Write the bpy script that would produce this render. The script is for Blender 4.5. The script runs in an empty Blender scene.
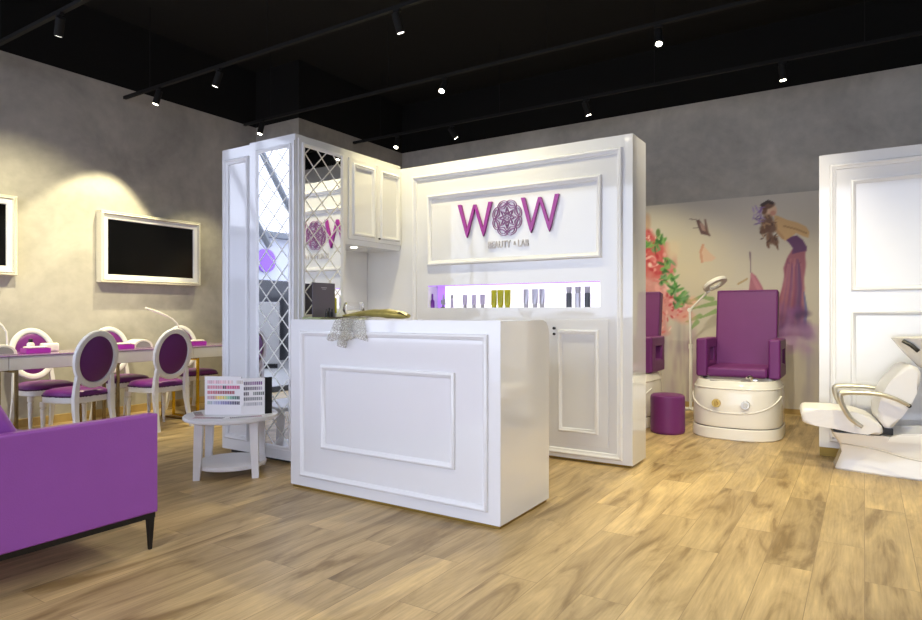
import bpy, bmesh, math, random
import numpy as np
from mathutils import Vector, Matrix
PI = math.pi
S = bpy.context.scene
COL = S.collection
random.seed(7)

# ------------------------------------------------------------------ materials
def lin(c):
    c = c / 255.0
    return c / 12.92 if c <= 0.04045 else ((c + 0.055) / 1.055) ** 2.4
def rgb(r, g, b): return (lin(r), lin(g), lin(b), 1)

def mat(name, col, rough=0.5, metal=0.0, coat=0.0, trans=0.0, emit=None, estr=0.0, noise=0.0, nscale=8.0, bump=0.0, bscale=60.0, ior=1.45, sheen=0.0):
    m = bpy.data.materials.new(name); m.use_nodes = True
    nt = m.node_tree; b = nt.nodes['Principled BSDF']
    b.inputs['Base Color'].default_value = col
    b.inputs['Roughness'].default_value = rough
    b.inputs['Metallic'].default_value = metal
    b.inputs['Coat Weight'].default_value = coat
    b.inputs['Coat Roughness'].default_value = 0.05
    b.inputs['Transmission Weight'].default_value = trans
    b.inputs['IOR'].default_value = ior
    if emit:
        b.inputs['Emission Color'].default_value = emit
        b.inputs['Emission Strength'].default_value = estr
    tc = nt.nodes.new('ShaderNodeTexCoord')
    if noise > 0:
        n = nt.nodes.new('ShaderNodeTexNoise'); n.inputs['Scale'].default_value = nscale
        n.inputs['Detail'].default_value = 4
        nt.links.new(tc.outputs['Object'], n.inputs['Vector'])
        mx = nt.nodes.new('ShaderNodeMix'); mx.data_type = 'RGBA'
        mx.inputs[6].default_value = tuple(c * (1 - noise) for c in col[:3]) + (1,)
        mx.inputs[7].default_value = tuple(min(1, c * (1 + noise)) for c in col[:3]) + (1,)
        nt.links.new(n.outputs['Fac'], mx.inputs[0]); nt.links.new(mx.outputs[2], b.inputs['Base Color'])
    if bump > 0:
        n2 = nt.nodes.new('ShaderNodeTexNoise'); n2.inputs['Scale'].default_value = bscale
        n2.inputs['Detail'].default_value = 3
        nt.links.new(tc.outputs['Object'], n2.inputs['Vector'])
        bp = nt.nodes.new('ShaderNodeBump'); bp.inputs['Strength'].default_value = bump
        bp.inputs['Distance'].default_value = 0.01
        nt.links.new(n2.outputs['Fac'], bp.inputs['Height']); nt.links.new(bp.outputs['Normal'], b.inputs['Normal'])
    return m

def mat_attr(name, rough=0.6):
    m = bpy.data.materials.new(name); m.use_nodes = True
    nt = m.node_tree; b = nt.nodes['Principled BSDF']
    a = nt.nodes.new('ShaderNodeVertexColor'); a.layer_name = 'paint'
    nt.links.new(a.outputs['Color'], b.inputs['Base Color']); b.inputs['Roughness'].default_value = rough
    return m

def mat_concrete(name, c1, c2):
    m = bpy.data.materials.new(name); m.use_nodes = True
    nt = m.node_tree; b = nt.nodes['Principled BSDF']; b.inputs['Roughness'].default_value = 0.75
    tc = nt.nodes.new('ShaderNodeTexCoord')
    n = nt.nodes.new('ShaderNodeTexNoise'); n.inputs['Scale'].default_value = 1.1; n.inputs['Detail'].default_value = 9
    n.inputs['Roughness'].default_value = 0.62; n.inputs['Distortion'].default_value = 0.6
    nt.links.new(tc.outputs['Object'], n.inputs['Vector'])
    n3 = nt.nodes.new('ShaderNodeTexNoise'); n3.inputs['Scale'].default_value = 9; n3.inputs['Detail'].default_value = 5
    nt.links.new(tc.outputs['Object'], n3.inputs['Vector'])
    ad = nt.nodes.new('ShaderNodeMath'); ad.operation = 'MULTIPLY_ADD'; ad.inputs[1].default_value = 0.3
    nt.links.new(n3.outputs['Fac'], ad.inputs[0]); nt.links.new(n.outputs['Fac'], ad.inputs[2])
    cr = nt.nodes.new('ShaderNodeValToRGB')
    cr.color_ramp.elements[0].position = 0.42; cr.color_ramp.elements[0].color = c1
    cr.color_ramp.elements[1].position = 0.85; cr.color_ramp.elements[1].color = c2
    nt.links.new(ad.outputs[0], cr.inputs[0]); nt.links.new(cr.outputs[0], b.inputs['Base Color'])
    bp = nt.nodes.new('ShaderNodeBump'); bp.inputs['Strength'].default_value = 0.12; bp.inputs['Distance'].default_value = 0.01
    nt.links.new(n3.outputs['Fac'], bp.inputs['Height']); nt.links.new(bp.outputs['Normal'], b.inputs['Normal'])
    return m

def mat_wood_floor():
    m = bpy.data.materials.new('oak_planks'); m.use_nodes = True
    nt = m.node_tree; b = nt.nodes['Principled BSDF']
    L = nt.links.new; N = nt.nodes.new
    tc = N('ShaderNodeTexCoord')
    sep = N('ShaderNodeSeparateXYZ'); L(tc.outputs['Object'], sep.inputs[0])
    cmb = N('ShaderNodeCombineXYZ'); L(sep.outputs['Y'], cmb.inputs['X']); L(sep.outputs['X'], cmb.inputs['Y'])
    br = N('ShaderNodeTexBrick'); L(cmb.outputs[0], br.inputs['Vector'])
    br.inputs['Scale'].default_value = 1.0; br.inputs['Brick Width'].default_value = 1.22; br.inputs['Row Height'].default_value = 0.196
    br.inputs['Mortar Size'].default_value = 0.0016; br.inputs['Mortar Smooth'].default_value = 0.3; br.offset = 0.37; br.offset_frequency = 2
    br.inputs['Color1'].default_value = (0, 0, 0, 1); br.inputs['Color2'].default_value = (1, 1, 1, 1); br.inputs['Mortar'].default_value = (0.5, 0.5, 0.5, 1)
    # per-plank offset so the grain breaks at each joint
    off = N('ShaderNodeVectorMath'); off.operation = 'SCALE'; L(br.outputs['Color'], off.inputs[0]); off.inputs['Scale'].default_value = 9.0
    addv = N('ShaderNodeVectorMath'); addv.operation = 'ADD'; L(cmb.outputs[0], addv.inputs[0]); L(off.outputs[0], addv.inputs[1])
    mp = N('ShaderNodeMapping'); mp.inputs['Scale'].default_value = (0.8, 4.2, 1); L(addv.outputs[0], mp.inputs['Vector'])
    n1 = N('ShaderNodeTexNoise'); n1.inputs['Scale'].default_value = 1.35; n1.inputs['Detail'].default_value = 6; n1.inputs['Roughness'].default_value = 0.6; n1.inputs['Distortion'].default_value = 1.6
    L(mp.outputs[0], n1.inputs['Vector'])
    mp2 = N('ShaderNodeMapping'); mp2.inputs['Scale'].default_value = (3.0, 60, 1); L(addv.outputs[0], mp2.inputs['Vector'])
    n2 = N('ShaderNodeTexNoise'); n2.inputs['Scale'].default_value = 1.5; n2.inputs['Detail'].default_value = 4; L(mp2.outputs[0], n2.inputs['Vector'])
    mp3 = N('ShaderNodeMapping'); mp3.inputs['Scale'].default_value = (0.6, 1.4, 1); L(addv.outputs[0], mp3.inputs['Vector'])
    n3 = N('ShaderNodeTexNoise'); n3.inputs['Scale'].default_value = 1.4; n3.inputs['Detail'].default_value = 3; n3.inputs['Distortion'].default_value = 2; L(mp3.outputs[0], n3.inputs['Vector'])
    cr = N('ShaderNodeValToRGB'); L(n1.outputs['Fac'], cr.inputs[0])
    e = cr.color_ramp.elements
    e[0].position = 0.32; e[0].color = rgb(152, 126, 82)
    e[1].position = 0.70; e[1].color = rgb(226, 198, 144)
    x = e.new(0.44); x.color = rgb(192, 166, 120)
    x = e.new(0.56); x.color = rgb(208, 182, 134)
    m1 = N('ShaderNodeMix'); m1.data_type = 'RGBA'; m1.blend_type = 'MULTIPLY'; m1.inputs[0].default_value = 0.65
    L(cr.outputs[0], m1.inputs[6])
    cr2 = N('ShaderNodeValToRGB'); L(n3.outputs['Fac'], cr2.inputs[0])
    cr2.color_ramp.elements[0].position = 0.30; cr2.color_ramp.elements[0].color = (0.74, 0.72, 0.70, 1)
    cr2.color_ramp.elements[1].position = 0.58; cr2.color_ramp.elements[1].color = (1, 1, 1, 1)
    L(cr2.outputs[0], m1.inputs[7])
    m2 = N('ShaderNodeMix'); m2.data_type = 'RGBA'; m2.blend_type = 'MULTIPLY'; m2.inputs[0].default_value = 0.45
    L(m1.outputs[2], m2.inputs[6]); 
    cr3 = N('ShaderNodeValToRGB'); L(n2.outputs['Fac'], cr3.inputs[0]); cr3.color_ramp.elements[0].position = 0.3; cr3.color_ramp.elements[0].color = (0.6, 0.58, 0.55, 1); cr3.color_ramp.elements[1].position = 0.6
    L(cr3.outputs[0], m2.inputs[7])
    # plank to plank tone
    m3 = N('ShaderNodeMix'); m3.data_type = 'RGBA'; m3.blend_type = 'MULTIPLY'; m3.inputs[0].default_value = 1
    cr4 = N('ShaderNodeValToRGB'); L(br.outputs['Color'], cr4.inputs[0]); cr4.color_ramp.elements[0].color = (0.86, 0.85, 0.84, 1); cr4.color_ramp.elements[1].color = (1.06, 1.05, 1.04, 1)
    L(m2.outputs[2], m3.inputs[6]); L(cr4.outputs[0], m3.inputs[7])
    # seams
    m4 = N('ShaderNodeMix'); m4.data_type = 'RGBA'; L(br.outputs['Fac'], m4.inputs[0]); L(m3.outputs[2], m4.inputs[6]); m4.inputs[7].default_value = rgb(150, 126, 90)
    L(m4.outputs[2], b.inputs['Base Color'])
    b.inputs['Roughness'].default_value = 0.42
    bp = N('ShaderNodeBump'); bp.inputs['Strength'].default_value = 0.12; bp.inputs['Distance'].default_value = 0.004
    L(n2.outputs['Fac'], bp.inputs['Height']); L(bp.outputs['Normal'], b.inputs['Normal'])
    return m

LACQ = mat('white_gloss_lacquer', rgb(228, 229, 232), 0.07, coat=1.0, noise=0.01)
TRIM = mat('white_satin_moulding', rgb(234, 235, 238), 0.25, noise=0.01)
WPAINT = mat('white_painted_wood', rgb(234, 234, 237), 0.35, noise=0.02, nscale=20)
WPLAS = mat('white_plastic', rgb(240, 238, 232), 0.25, noise=0.01)
CERAM = mat('white_glazed_shell', rgb(243, 240, 232), 0.12, coat=0.5, noise=0.01)
WLEA = mat('white_leatherette', rgb(242, 240, 238), 0.4, bump=0.1, noise=0.01)
PUR_S = mat('purple_sofa_leather', rgb(158, 88, 182), 0.38, bump=0.15, bscale=160, noise=0.04)
PUR_C = mat('plum_chair_leather', rgb(112, 42, 124), 0.33, bump=0.15, bscale=120, noise=0.05)
PUR_D = mat('plum_vinyl', rgb(112, 44, 112), 0.42, bump=0.12, bscale=90, noise=0.05)
PUR_B = mat('magenta_box', rgb(170, 50, 180), 0.4, noise=0.03)
PUR_SIGN = mat('violet_letters', rgb(158, 38, 150), 0.3, coat=0.3, noise=0.03)
MAUVE = mat('mauve_line_metal', rgb(150, 96, 150), 0.4, noise=0.05)
SILVTXT = mat('silver_grey_letters', rgb(200, 196, 198), 0.4, noise=0.03)
BLACKM = mat('black_powder_coat', rgb(5, 5, 6), 0.8, noise=0.05)
BLKLEG = mat('black_metal', rgb(22, 22, 24), 0.35, noise=0.05)
BLACK_C = mat('black_ceiling_paint', rgb(3, 3, 3), 0.95, noise=0.1)
CHROME = mat('chrome', (0.85, 0.84, 0.82, 1), 0.1, 1.0, noise=0.01)
GOLD = mat('gold_metal', rgb(232, 196, 60), 0.22, 1.0, noise=0.03)
BRONZE = mat('bronze_metal', rgb(150, 132, 96), 0.2, 1.0, noise=0.03)
BRASSK = mat('brass_kick', rgb(150, 125, 60), 0.4, 0.6, noise=0.05)
BRUSHED = mat('brushed_aluminium', rgb(215, 212, 202), 0.42, .85, noise=0.03)
MIRROR = mat('silvered_mirror', (0.92, 0.93, 0.94, 1), 0.02, 1.0, noise=0.005)
LATT = mat('bevelled_silver_lattice', rgb(236, 236, 232), 0.3, 0.1, noise=0.02)
SCREEN = mat('dark_tv_screen', rgb(8, 8, 9), 0.12, noise=0.05)
ORN = mat('ornate_frame_paint', rgb(226, 222, 205), 0.4, bump=0.9, bscale=75, noise=0.1, nscale=60)
DARKC = mat('dark_grey_card', rgb(94, 88, 100), 0.5, noise=0.03)
GLASS = mat('clear_glass', (1, 1, 1, 1), 0.02, trans=1.0, ior=1.45)
GLEDGE = mat('green_edge_glass', rgb(196, 214, 150), 0.1, trans=0.5)
OLIVE = mat('olive_gold_foil', rgb(182, 168, 96), 0.35, 0.4, noise=0.35, nscale=25, bump=0.5, bscale=40)
DOLIVE = mat('dark_bouquet_stems', rgb(60, 48, 22), 0.5, noise=0.3, nscale=30)
YTUBE = mat('yellow_green_tube', rgb(176, 174, 12), 0.3, noise=0.03)
PTUBE = mat('purple_bottle', rgb(120, 40, 160), 0.3, noise=0.03)
LTUBE = mat('pale_lilac_tube', rgb(196, 186, 212), 0.35, noise=0.03)
STUBE = mat('silver_tube', rgb(186, 184, 196), 0.3, 0.4, noise=0.03)
DTUBE = mat('charcoal_tube', rgb(70, 74, 84), 0.35, noise=0.03)
GCAP = mat('grey_cap', rgb(170, 168, 180), 0.35, noise=0.03)
PAPER = mat('white_card', rgb(242, 240, 242), 0.5, noise=0.01)
BLKCARD = mat('black_card', rgb(18, 17, 20), 0.35, noise=0.05)
GREYP = mat('grey_translucent_plastic', rgb(150, 152, 150), 0.3, noise=0.05)
WOODB = mat('oak_baseboard', rgb(176, 150, 98), 0.5, noise=0.15, nscale=12)
PINK = mat('pink_print', rgb(200, 110, 150), 0.5, noise=0.1)
CONC = mat_concrete('grey_plaster', rgb(154, 151, 146), rgb(194, 190, 182))
FLOORM = mat_wood_floor()
PAINT = mat_attr('printed_wall_covering', 0.55)
SWATCH = mat_attr('printed_swatches', 0.35)
NICHE = mat('lit_opal_panel', rgb(250, 248, 255), 0.4, emit=(1.0, 0.97, 1.0, 1), estr=0.62)
NICHEP = mat('lit_violet_panel', rgb(190, 130, 240), 0.4, emit=(0.42, 0.22, 0.75, 1), estr=0.5)
LENS = mat('lamp_lens', (1, 1, 1, 1), 0.3, emit=(1.0, 0.93, 0.72, 1), estr=14)
LENSD = mat('lamp_lens_soft', (1, 1, 1, 1), 0.3, emit=(1.0, 0.95, 0.85, 1), estr=3)
VIO = mat('violet_disc', rgb(150, 100, 215), 0.5, noise=0.03)
MALLW = mat('pale_facade', rgb(205, 208, 220), 0.6, noise=0.03)
MALLD = mat('dark_shopfront', rgb(60, 60, 64), 0.3, noise=0.3, nscale=5)
MALLF = mat('mall_tile', rgb(170, 168, 166), 0.3, noise=0.05)
GREYST = mat('grey_steel_beam', rgb(120, 124, 130), 0.5, noise=0.05)

# ------------------------------------------------------------------ mesh helpers
def new(): return bmesh.new()

def box(bm, x0, y0, z0, x1, y1, z1, bev=0.0, seg=2, M=None):
    r = bmesh.ops.create_cube(bm, size=1.0)
    vs = r['verts']
    cx, cy, cz = (x0 + x1) / 2, (y0 + y1) / 2, (z0 + z1) / 2
    for v in vs:
        v.co = Vector((cx + v.co.x * abs(x1 - x0), cy + v.co.y * abs(y1 - y0), cz + v.co.z * abs(z1 - z0)))
    allv = list(vs)
    if bev > 0:
        es = list({e for v in vs for e in v.link_edges})
        r = bmesh.ops.bevel(bm, geom=es, offset=bev, segments=seg, profile=0.5, affect='EDGES')
        allv = list({v for f in r['faces'] for v in f.verts} | {v for v in vs if v.is_valid})
    if M is not None:
        for v in allv: v.co = M @ v.co
    return allv

def ringpts(c, a, b, r1, r2, n, e=2.0):
    out = []
    for i in range(n):
        t = 2 * PI * i / n; co, si = math.cos(t), math.sin(t)
        x = math.copysign(abs(co) ** (2 / e), co); y = math.copysign(abs(si) ** (2 / e), si)
        out.append(c + a * (r1 * x) + b * (r2 * y))
    return out

def loft(bm, rings, cap0=True, cap1=True, closed=False):
    vr = [[bm.verts.new(p) for p in r] for r in rings]
    n = len(vr[0]); m = len(vr)
    for i in range(m if closed else m - 1):
        a, b = vr[i], vr[(i + 1) % m]
        for j in range(n):
            bm.faces.new((a[j], a[(j + 1) % n], b[(j + 1) % n], b[j]))
    if not closed:
        if cap0: bm.faces.new(list(reversed(vr[0])))
        if cap1: bm.faces.new(vr[-1])
    return vr

def tube(bm, pts, rad, n=10, closed=False, rad2=None, up=Vector((0, 0, 1))):
    pts = [Vector(p) for p in pts]; m = len(pts)
    rads = rad if isinstance(rad, (list, tuple)) else [rad] * m
    rads2 = rads if rad2 is None else (rad2 if isinstance(rad2, (list, tuple)) else [rad2] * m)
    rings = []; prev = None
    for i, p in enumerate(pts):
        if closed: d = pts[(i + 1) % m] - pts[(i - 1) % m]
        else: d = pts[min(i + 1, m - 1)] - pts[max(i - 1, 0)]
        d.normalize()
        a = (up - d * up.dot(d))
        if a.length < 1e-3: a = (prev if prev is not None else Vector((1, 0, 0))) - d * (prev.dot(d) if prev is not None else d.x)
        if prev is not None and rad2 is None and not closed:
            a = prev - d * prev.dot(d)
        a.normalize(); b = d.cross(a); prev = a
        rings.append(ringpts(p, a, b, rads[i], rads2[i], n))
    loft(bm, rings, closed=closed)

def cyl(bm, p0, p1, r0, r1=None, n=20):
    tube(bm, [p0, p1], [r0, r1 if r1 is not None else r0], n)

def lathe(bm, c, prof, n=28, e=2.0, sx=1.0, sy=1.0, cap=True):
    c = Vector(c); X = Vector((1, 0, 0)); Y = Vector((0, 1, 0))
    rings = [ringpts(c + Vector((0, 0, z)), X, Y, max(r, 1e-4) * sx, max(r, 1e-4) * sy, n, e) for r, z in prof]
    loft(bm, rings, cap, cap)

def prism(bm, poly, f, h0, h1, bev=0.0):
    """poly: 2-D points; f(u, v, h) -> world point."""
    a = [bm.verts.new(f(u, v, h0)) for u, v in poly]
    b = [bm.verts.new(f(u, v, h1)) for u, v in poly]
    n = len(poly); fs = []
    for i in range(n): fs.append(bm.faces.new((a[i], a[(i + 1) % n], b[(i + 1) % n], b[i])))
    fs.append(bm.faces.new(list(reversed(a)))); fs.append(bm.faces.new(b))
    if bev > 0:
        es = list({e for ff in fs[-2:] for e in ff.edges})
        bmesh.ops.bevel(bm, geom=es, offset=bev, segments=3, profile=0.5, affect='EDGES')

def rect_frame(bm, f, u0, v0, u1, v1, prof):
    """mitred moulding swept round a rectangle; prof = (inset, height) points; f(u,v,h)->point"""
    rings = []
    for o, h in prof:
        rings.append([f(u0 + o, v0 + o, h), f(u1 - o, v0 + o, h), f(u1 - o, v1 - o, h), f(u0 + o, v1 - o, h)])
    loft(bm, rings, False, False)

MOULD = [(0, 0), (0, .010), (.006, .018), (.014, .020), (.022, .013), (.030, .009), (.034, .0)]
MOULDB = [(0, 0), (0, .012), (.008, .024), (.018, .026), (.028, .014), (.04, .010), (.045, .0)]

def smooth_obj(o, angle=40):
    for p in o.data.polygons: p.use_smooth = True
    try: o.data.set_sharp_from_angle(angle=math.radians(angle))
    except Exception: pass

def obj(name, bm, m, parent=None, smooth=True, M=None):
    bmesh.ops.recalc_face_normals(bm, faces=bm.faces[:])
    me = bpy.data.meshes.new(name); bm.to_mesh(me); bm.free()
    if M is not None: me.transform(M)
    me.materials.append(m)
    o = bpy.data.objects.new(name, me); COL.objects.link(o)
    if parent is not None: o.parent = parent
    if smooth:
        smooth_obj(o)
        wn = o.modifiers.new('weighted', 'WEIGHTED_NORMAL'); wn.keep_sharp = True
    return o

def tag(o, label, cat, group=None, kind=None):
    o['label'] = label; o['category'] = cat
    if group: o['group'] = group
    if kind: o['kind'] = kind
    return o

def thing(name, label, cat, loc=(0, 0, 0), rz=0, group=None):
    o = bpy.data.objects.new(name, None); COL.objects.link(o)
    o.empty_display_size = 0.1
    o.location = loc; o.rotation_euler = (0, 0, rz)
    return tag(o, label, cat, group)

def struct(name, bm, m, smooth=False):
    o = obj(name, bm, m, smooth=smooth); o['kind'] = 'structure'; return o

def subsurf(o, lv=2):
    md = o.modifiers.new('sub', 'SUBSURF'); md.levels = lv; md.render_levels = lv
    return o

def dup(root, loc, rz=None, label=None):
    r = root.copy(); COL.objects.link(r); r.location = loc
    if rz is not None: r.rotation_euler = (0, 0, rz)
    if label: r['label'] = label
    for ch in list(root.children):
        c = ch.copy(); COL.objects.link(c); c.parent = r
        for g in list(ch.children):
            d = g.copy(); COL.objects.link(d); d.parent = c
    return r

# ------------------------------------------------------------------ camera
cam = bpy.data.cameras.new('camera'); co = bpy.data.objects.new('camera', cam); COL.objects.link(co)
co.location = (0, 0, 1.15); co.rotation_euler = (PI / 2, 0, math.radians(32.6))
cam.sensor_width = 36; cam.lens = 36 * 631 / 922; cam.shift_y = 3 / 922; cam.clip_start = 0.05
S.camera = co
S.view_settings.view_transform = 'Standard'; S.view_settings.look = 'None'; S.view_settings.gamma = 1
S.view_settings.exposure = 0.52

# ------------------------------------------------------------------ setting
XL = -7.15; YB = 8.08; HC = 3.73; HT = 4.5
bm = new(); box(bm, -7.4, -3.2, -0.1, 4.2, 8.4, 0); struct('floor', bm, FLOORM)
bm = new(); box(bm, -7.4, -3.2, HT, 4.2, 8.4, HT + .1); struct('ceiling', bm, BLACK_C)
bm = new(); box(bm, XL - .2, 1.3, 0, XL, 5.87, HC); struct('wall_left', bm, CONC)
bm = new(); box(bm, XL - .2, 5.87, 0, -6.3, YB + .2, HC); struct('wall_column', bm, CONC)
bm = new(); box(bm, -6.3, YB, 0, 4.2, YB + .2, HC); struct('wall_back', bm, CONC)
bm = new(); box(bm, 4.0, -3.2, 0, 4.2, YB, HC); struct('wall_right', bm, CONC)
bm = new()
box(bm, XL - .2, -3.2, HC, XL, 5.87, HT); box(bm, XL - .2, 5.87, HC, -6.3, YB + .2, HT); box(bm, -6.3, YB, HC, 4.2, YB + .2, HT)
box(bm, 4.0, -3.2, HC, 4.2, YB, HT); box(bm, XL, -3.2, 3.7, 4.0, -3.1, HT)
struct('trim_1', bm, BLACK_C)
bm = new(); box(bm, XL, 1.3, 0, XL + .018, 5.87, .085, .004); struct('baseboard_left', bm, WOODB)
bm = new(); box(bm, -6.28, YB - .018, 0, 4.0, YB, .06, .004); struct('baseboard_back', bm, WOODB)

# shopfront openings beside / behind the camera : slim mullions
bm = new()
for y in (-3.15, -1.7, -.2, 1.27): box(bm, XL - .12, y - .03, 0, XL - .06, y + .03, 3.729)
box(bm, XL - .12, -3.2, 0, XL - .06, 1.3, .08)
f = struct('window_1', bm, BLKLEG)

# mural wall covering : painted into a vertex colour grid
def make_mural():
    x0, x1, z0, z1 = -3.3, 0.9, 0.06, 2.515
    st = 0.0115
    nx = int((x1 - x0) / st); nz = int((z1 - z0) / st)
    xs = np.linspace(x0, x1, nx + 1); zs = np.linspace(z0, z1, nz + 1)
    X, Z = np.meshgrid(xs, zs)
    rng = np.random.RandomState(3)
    img = np.zeros(X.shape + (3,)) + np.array([206, 200, 190.])
    def nz_(scale, seed):
        r = np.random.RandomState(seed); out = np.zeros(X.shape)
        for k in range(14):
            a = r.uniform(0, 2 * PI); fq = scale * r.uniform(.5, 1.6)
            out += np.sin((X * math.cos(a) + Z * math.sin(a)) * fq + r.uniform(0, 6))
        return out / 7
    n1 = nz_(3, 1); n2 = nz_(9, 2); n3 = nz_(30, 5)
    img += (n1 * 5 + n2 * 3)[..., None]
    def blend(mask, col, a=1.0):
        mk = np.clip(mask, 0, 1)[..., None] * a
        img[:] = img * (1 - mk) + np.array(col, float) * mk
    def disc(cx, cz, rx, rz, col, a=1., soft=.35, rot=0., wob=.12):
        c, s = math.cos(rot), math.sin(rot)
        u = ((X - cx) * c + (Z - cz) * s) / rx; v = (-(X - cx) * s + (Z - cz) * c) / rz
        d = np.sqrt(u * u + v * v) + wob * n3
        blend((1 - d) / soft + .0, col, a)
    def stroke(pts, w, col, a=1., soft=.3):
        pts = [np.array(p, float) for p in pts]
        ws = w if isinstance(w, (list, tuple)) else [w] * len(pts)
        best = np.full(X.shape, -9.)
        for (p, q, wa, wb) in zip(pts[:-1], pts[1:], ws[:-1], ws[1:]):
            d = q - p; L2 = max(d @ d, 1e-9)
            t = np.clip(((X - p[0]) * d[0] + (Z - p[1]) * d[1]) / L2, 0, 1)
            dist = np.hypot(X - p[0] - t * d[0], Z - p[1] - t * d[1])
            wd = wa + (wb - wa) * t
            best = np.maximum(best, (1 - dist / wd) / soft)
        blend(best + .15 * n3, col, a)
    def poly(pts, col, a=1., soft=.012):
        # signed distance to polygon
        P = np.array(pts, float); n = len(P); dmin = np.full(X.shape, 9.); ins = np.zeros(X.shape, bool)
        for i in range(n):
            p = P[i]; q = P[(i + 1) % n]; d = q - p
            t = np.clip(((X - p[0]) * d[0] + (Z - p[1]) * d[1]) / max(d @ d, 1e-9), 0, 1)
            dmin = np.minimum(dmin, np.hypot(X - p[0] - t * d[0], Z - p[1] - t * d[1]))
            c = ((p[1] > Z) != (q[1] > Z)) & (X < (q[0] - p[0]) * (Z - p[1]) / ((q[1] - p[1]) or 1e-9) + p[0])
            ins ^= c
        sd = np.where(ins, dmin, -dmin)
        blend(sd / soft + .5 + .3 * n3, col, a)
    # photo pixel -> wall point
    th = math.radians(32.6); D = (-math.sin(th), math.cos(th)); R = (math.cos(th), math.sin(th))
    def w(u, v):
        s = (u - 461) / 631.; ax = D[0] + s * R[0]; ay = D[1] + s * R[1]; k = (YB - .02) / ay
        return (ax * k, 1.15 - (v - 313) * k / 631.)
    def W(l): return [w(*p) for p in l]
    # grey-mauve washes, lower half
    for i in range(120):
        u = rng.uniform(640, 835); v = rng.uniform(325, 420)
        x, z = w(u, v); g = rng.uniform(140, 190)
        disc(x, z, rng.uniform(.02, .09), rng.uniform(.15, .45), (g + 2, g - 6, g + 2 + rng.uniform(0, 12)), rng.uniform(.2, .5), .9)
    for i in range(26):
        x, z = w(rng.uniform(664, 700), rng.uniform(330, 400))
        disc(x, z, rng.uniform(.02, .06), rng.uniform(.1, .3), (150, 110, 150), rng.uniform(.1, .3), .9)
    # warm wash behind the flowers
    x, z = w(690, 270); disc(x, z, .8, .6, (222, 208, 176), .5, .9)
    # peonies
    for (u, v, r) in [(652, 262, .30), (646, 240, .16), (660, 300, .27), (676, 308, .2), (640, 300, .4), (656, 325, .2)]:
        cx, cz = w(u, v); 
        disc(cx, cz, r, r * .95, (204, 74, 82) if v < 290 else (216, 150, 150), .85, .35, wob=.2)
        for k in range(46):
            a = rng.uniform(0, 2 * PI); q = r * rng.uniform(.05, .95)
            c = [(186, 44, 62), (214, 104, 112), (236, 176, 178), (196, 66, 82), (246, 216, 214)][rng.randint(5)]
            disc(cx + q * math.cos(a), cz + q * math.sin(a), r * rng.uniform(.08, .22), r * rng.uniform(.05, .12), c, .75, .5, a + 1.2)
    for (u, v) in [(668, 262), (664, 268), (672, 275), (676, 286), (681, 294), (671, 290), (660, 238), (646, 245), (655, 247), (684, 300), (677, 303), (664, 281)]:
        cx, cz = w(u, v)
        for k in range(9):
            c = [(78, 148, 66), (50, 110, 52), (130, 180, 104), (110, 160, 110)][rng.randint(4)]
            disc(cx + rng.uniform(-.05, .05), cz + rng.uniform(-.06, .06), rng.uniform(.03, .075), rng.uniform(.012, .03), c, .8, .4, rng.uniform(0, 3))
    for (u0, v0, u1, v1) in [(690, 309, 716, 303), (700, 318, 716, 311), (688, 302, 704, 296), (686, 322, 700, 316), (700, 297, 712, 299), (690, 330, 697, 322)]:
        stroke([w(u0, v0), w(u1, v1)], [.01, .035], (130, 164, 104), .8)
    disc(*w(658, 233), .035, .06, (80, 120, 60), .85); disc(*w(647, 222), .07, .13, (196, 156, 130), .7, .5)
    disc(*w(672, 250), .12, .13, (222, 204, 180), .7, .5); disc(*w(686, 318), .14, .1, (232, 168, 150), .6, .6)
    disc(*w(692, 302), .1, .09, (236, 176, 150), .6, .6)
    # petals in the air
    poly(W([(702, 262), (700, 252), (703, 245), (709, 252), (716, 258), (712, 261)]), (224, 190, 166), .9)
    stroke(W([(702, 262), (700.5, 252), (703, 245)]), .018, (208, 152, 128), .8)
    # butterfly
    poly(W([(696, 221), (699, 219), (711, 236), (701, 234)]), (96, 66, 70), .9)
    poly(W([(699, 222), (703, 224), (707, 232), (702, 230)]), (196, 160, 150), .8)
    poly(W([(704, 219), (706, 219), (708, 230), (710, 237), (706, 233)]), (120, 90, 84), .85)
    stroke(W([(690, 219), (697, 220)]), .008, (110, 96, 96), .7); stroke(W([(693, 228), (699, 228)]), .007, (110, 96, 96), .6)
    # woman : skirt sweeping left
    poly(W([(749, 290), (751, 272), (756, 276), (763, 288), (768, 300), (770, 330), (745, 330)]), (168, 96, 122), .92)
    stroke(W([(750, 252), (750.5, 272)]), .008, (120, 100, 116), .8)
    stroke(W([(738, 284), (747, 279)]), .014, (176, 150, 110), .8)
    stroke(W([(752, 275), (760, 292), (765, 305)]), [.02, .03, .04], (196, 130, 150), .7)
    # dress
    poly(W([(792, 250), (806, 250), (805.5, 268), (803, 283), (800, 300), (802, 336), (768, 336), (774, 312), (780, 295), (785, 281), (783.5, 268), (788, 256)]), (150, 84, 110), .96, .02)
    for i in range(30):
        t = rng.uniform(0, 1); u0 = 787 + 14 * t; u1 = 774 + 28 * t
        c = [(170, 104, 128), (128, 62, 96), (110, 60, 120), (184, 120, 132), (90, 70, 120)][rng.randint(5)]
        stroke(W([(u0, 258 + rng.uniform(0, 10)), ((u0 + u1) / 2 + 2, 288), (u1, 315 + rng.uniform(0, 20))]), [.012, .025, .03], c, .5, .7)
    stroke(W([(804, 292), (806, 310), (804, 330)]), [.01, .02, .03], (78, 84, 160), .7, .6)
    for i in range(36):
        x, z = w(rng.uniform(775, 808), rng.uniform(308, 338))
        disc(x, z, rng.uniform(.04, .1), rng.uniform(.05, .14), [(96, 56, 116), (130, 80, 150), (70, 50, 90), (160, 120, 176)][rng.randint(4)], .5, .8)
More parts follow.
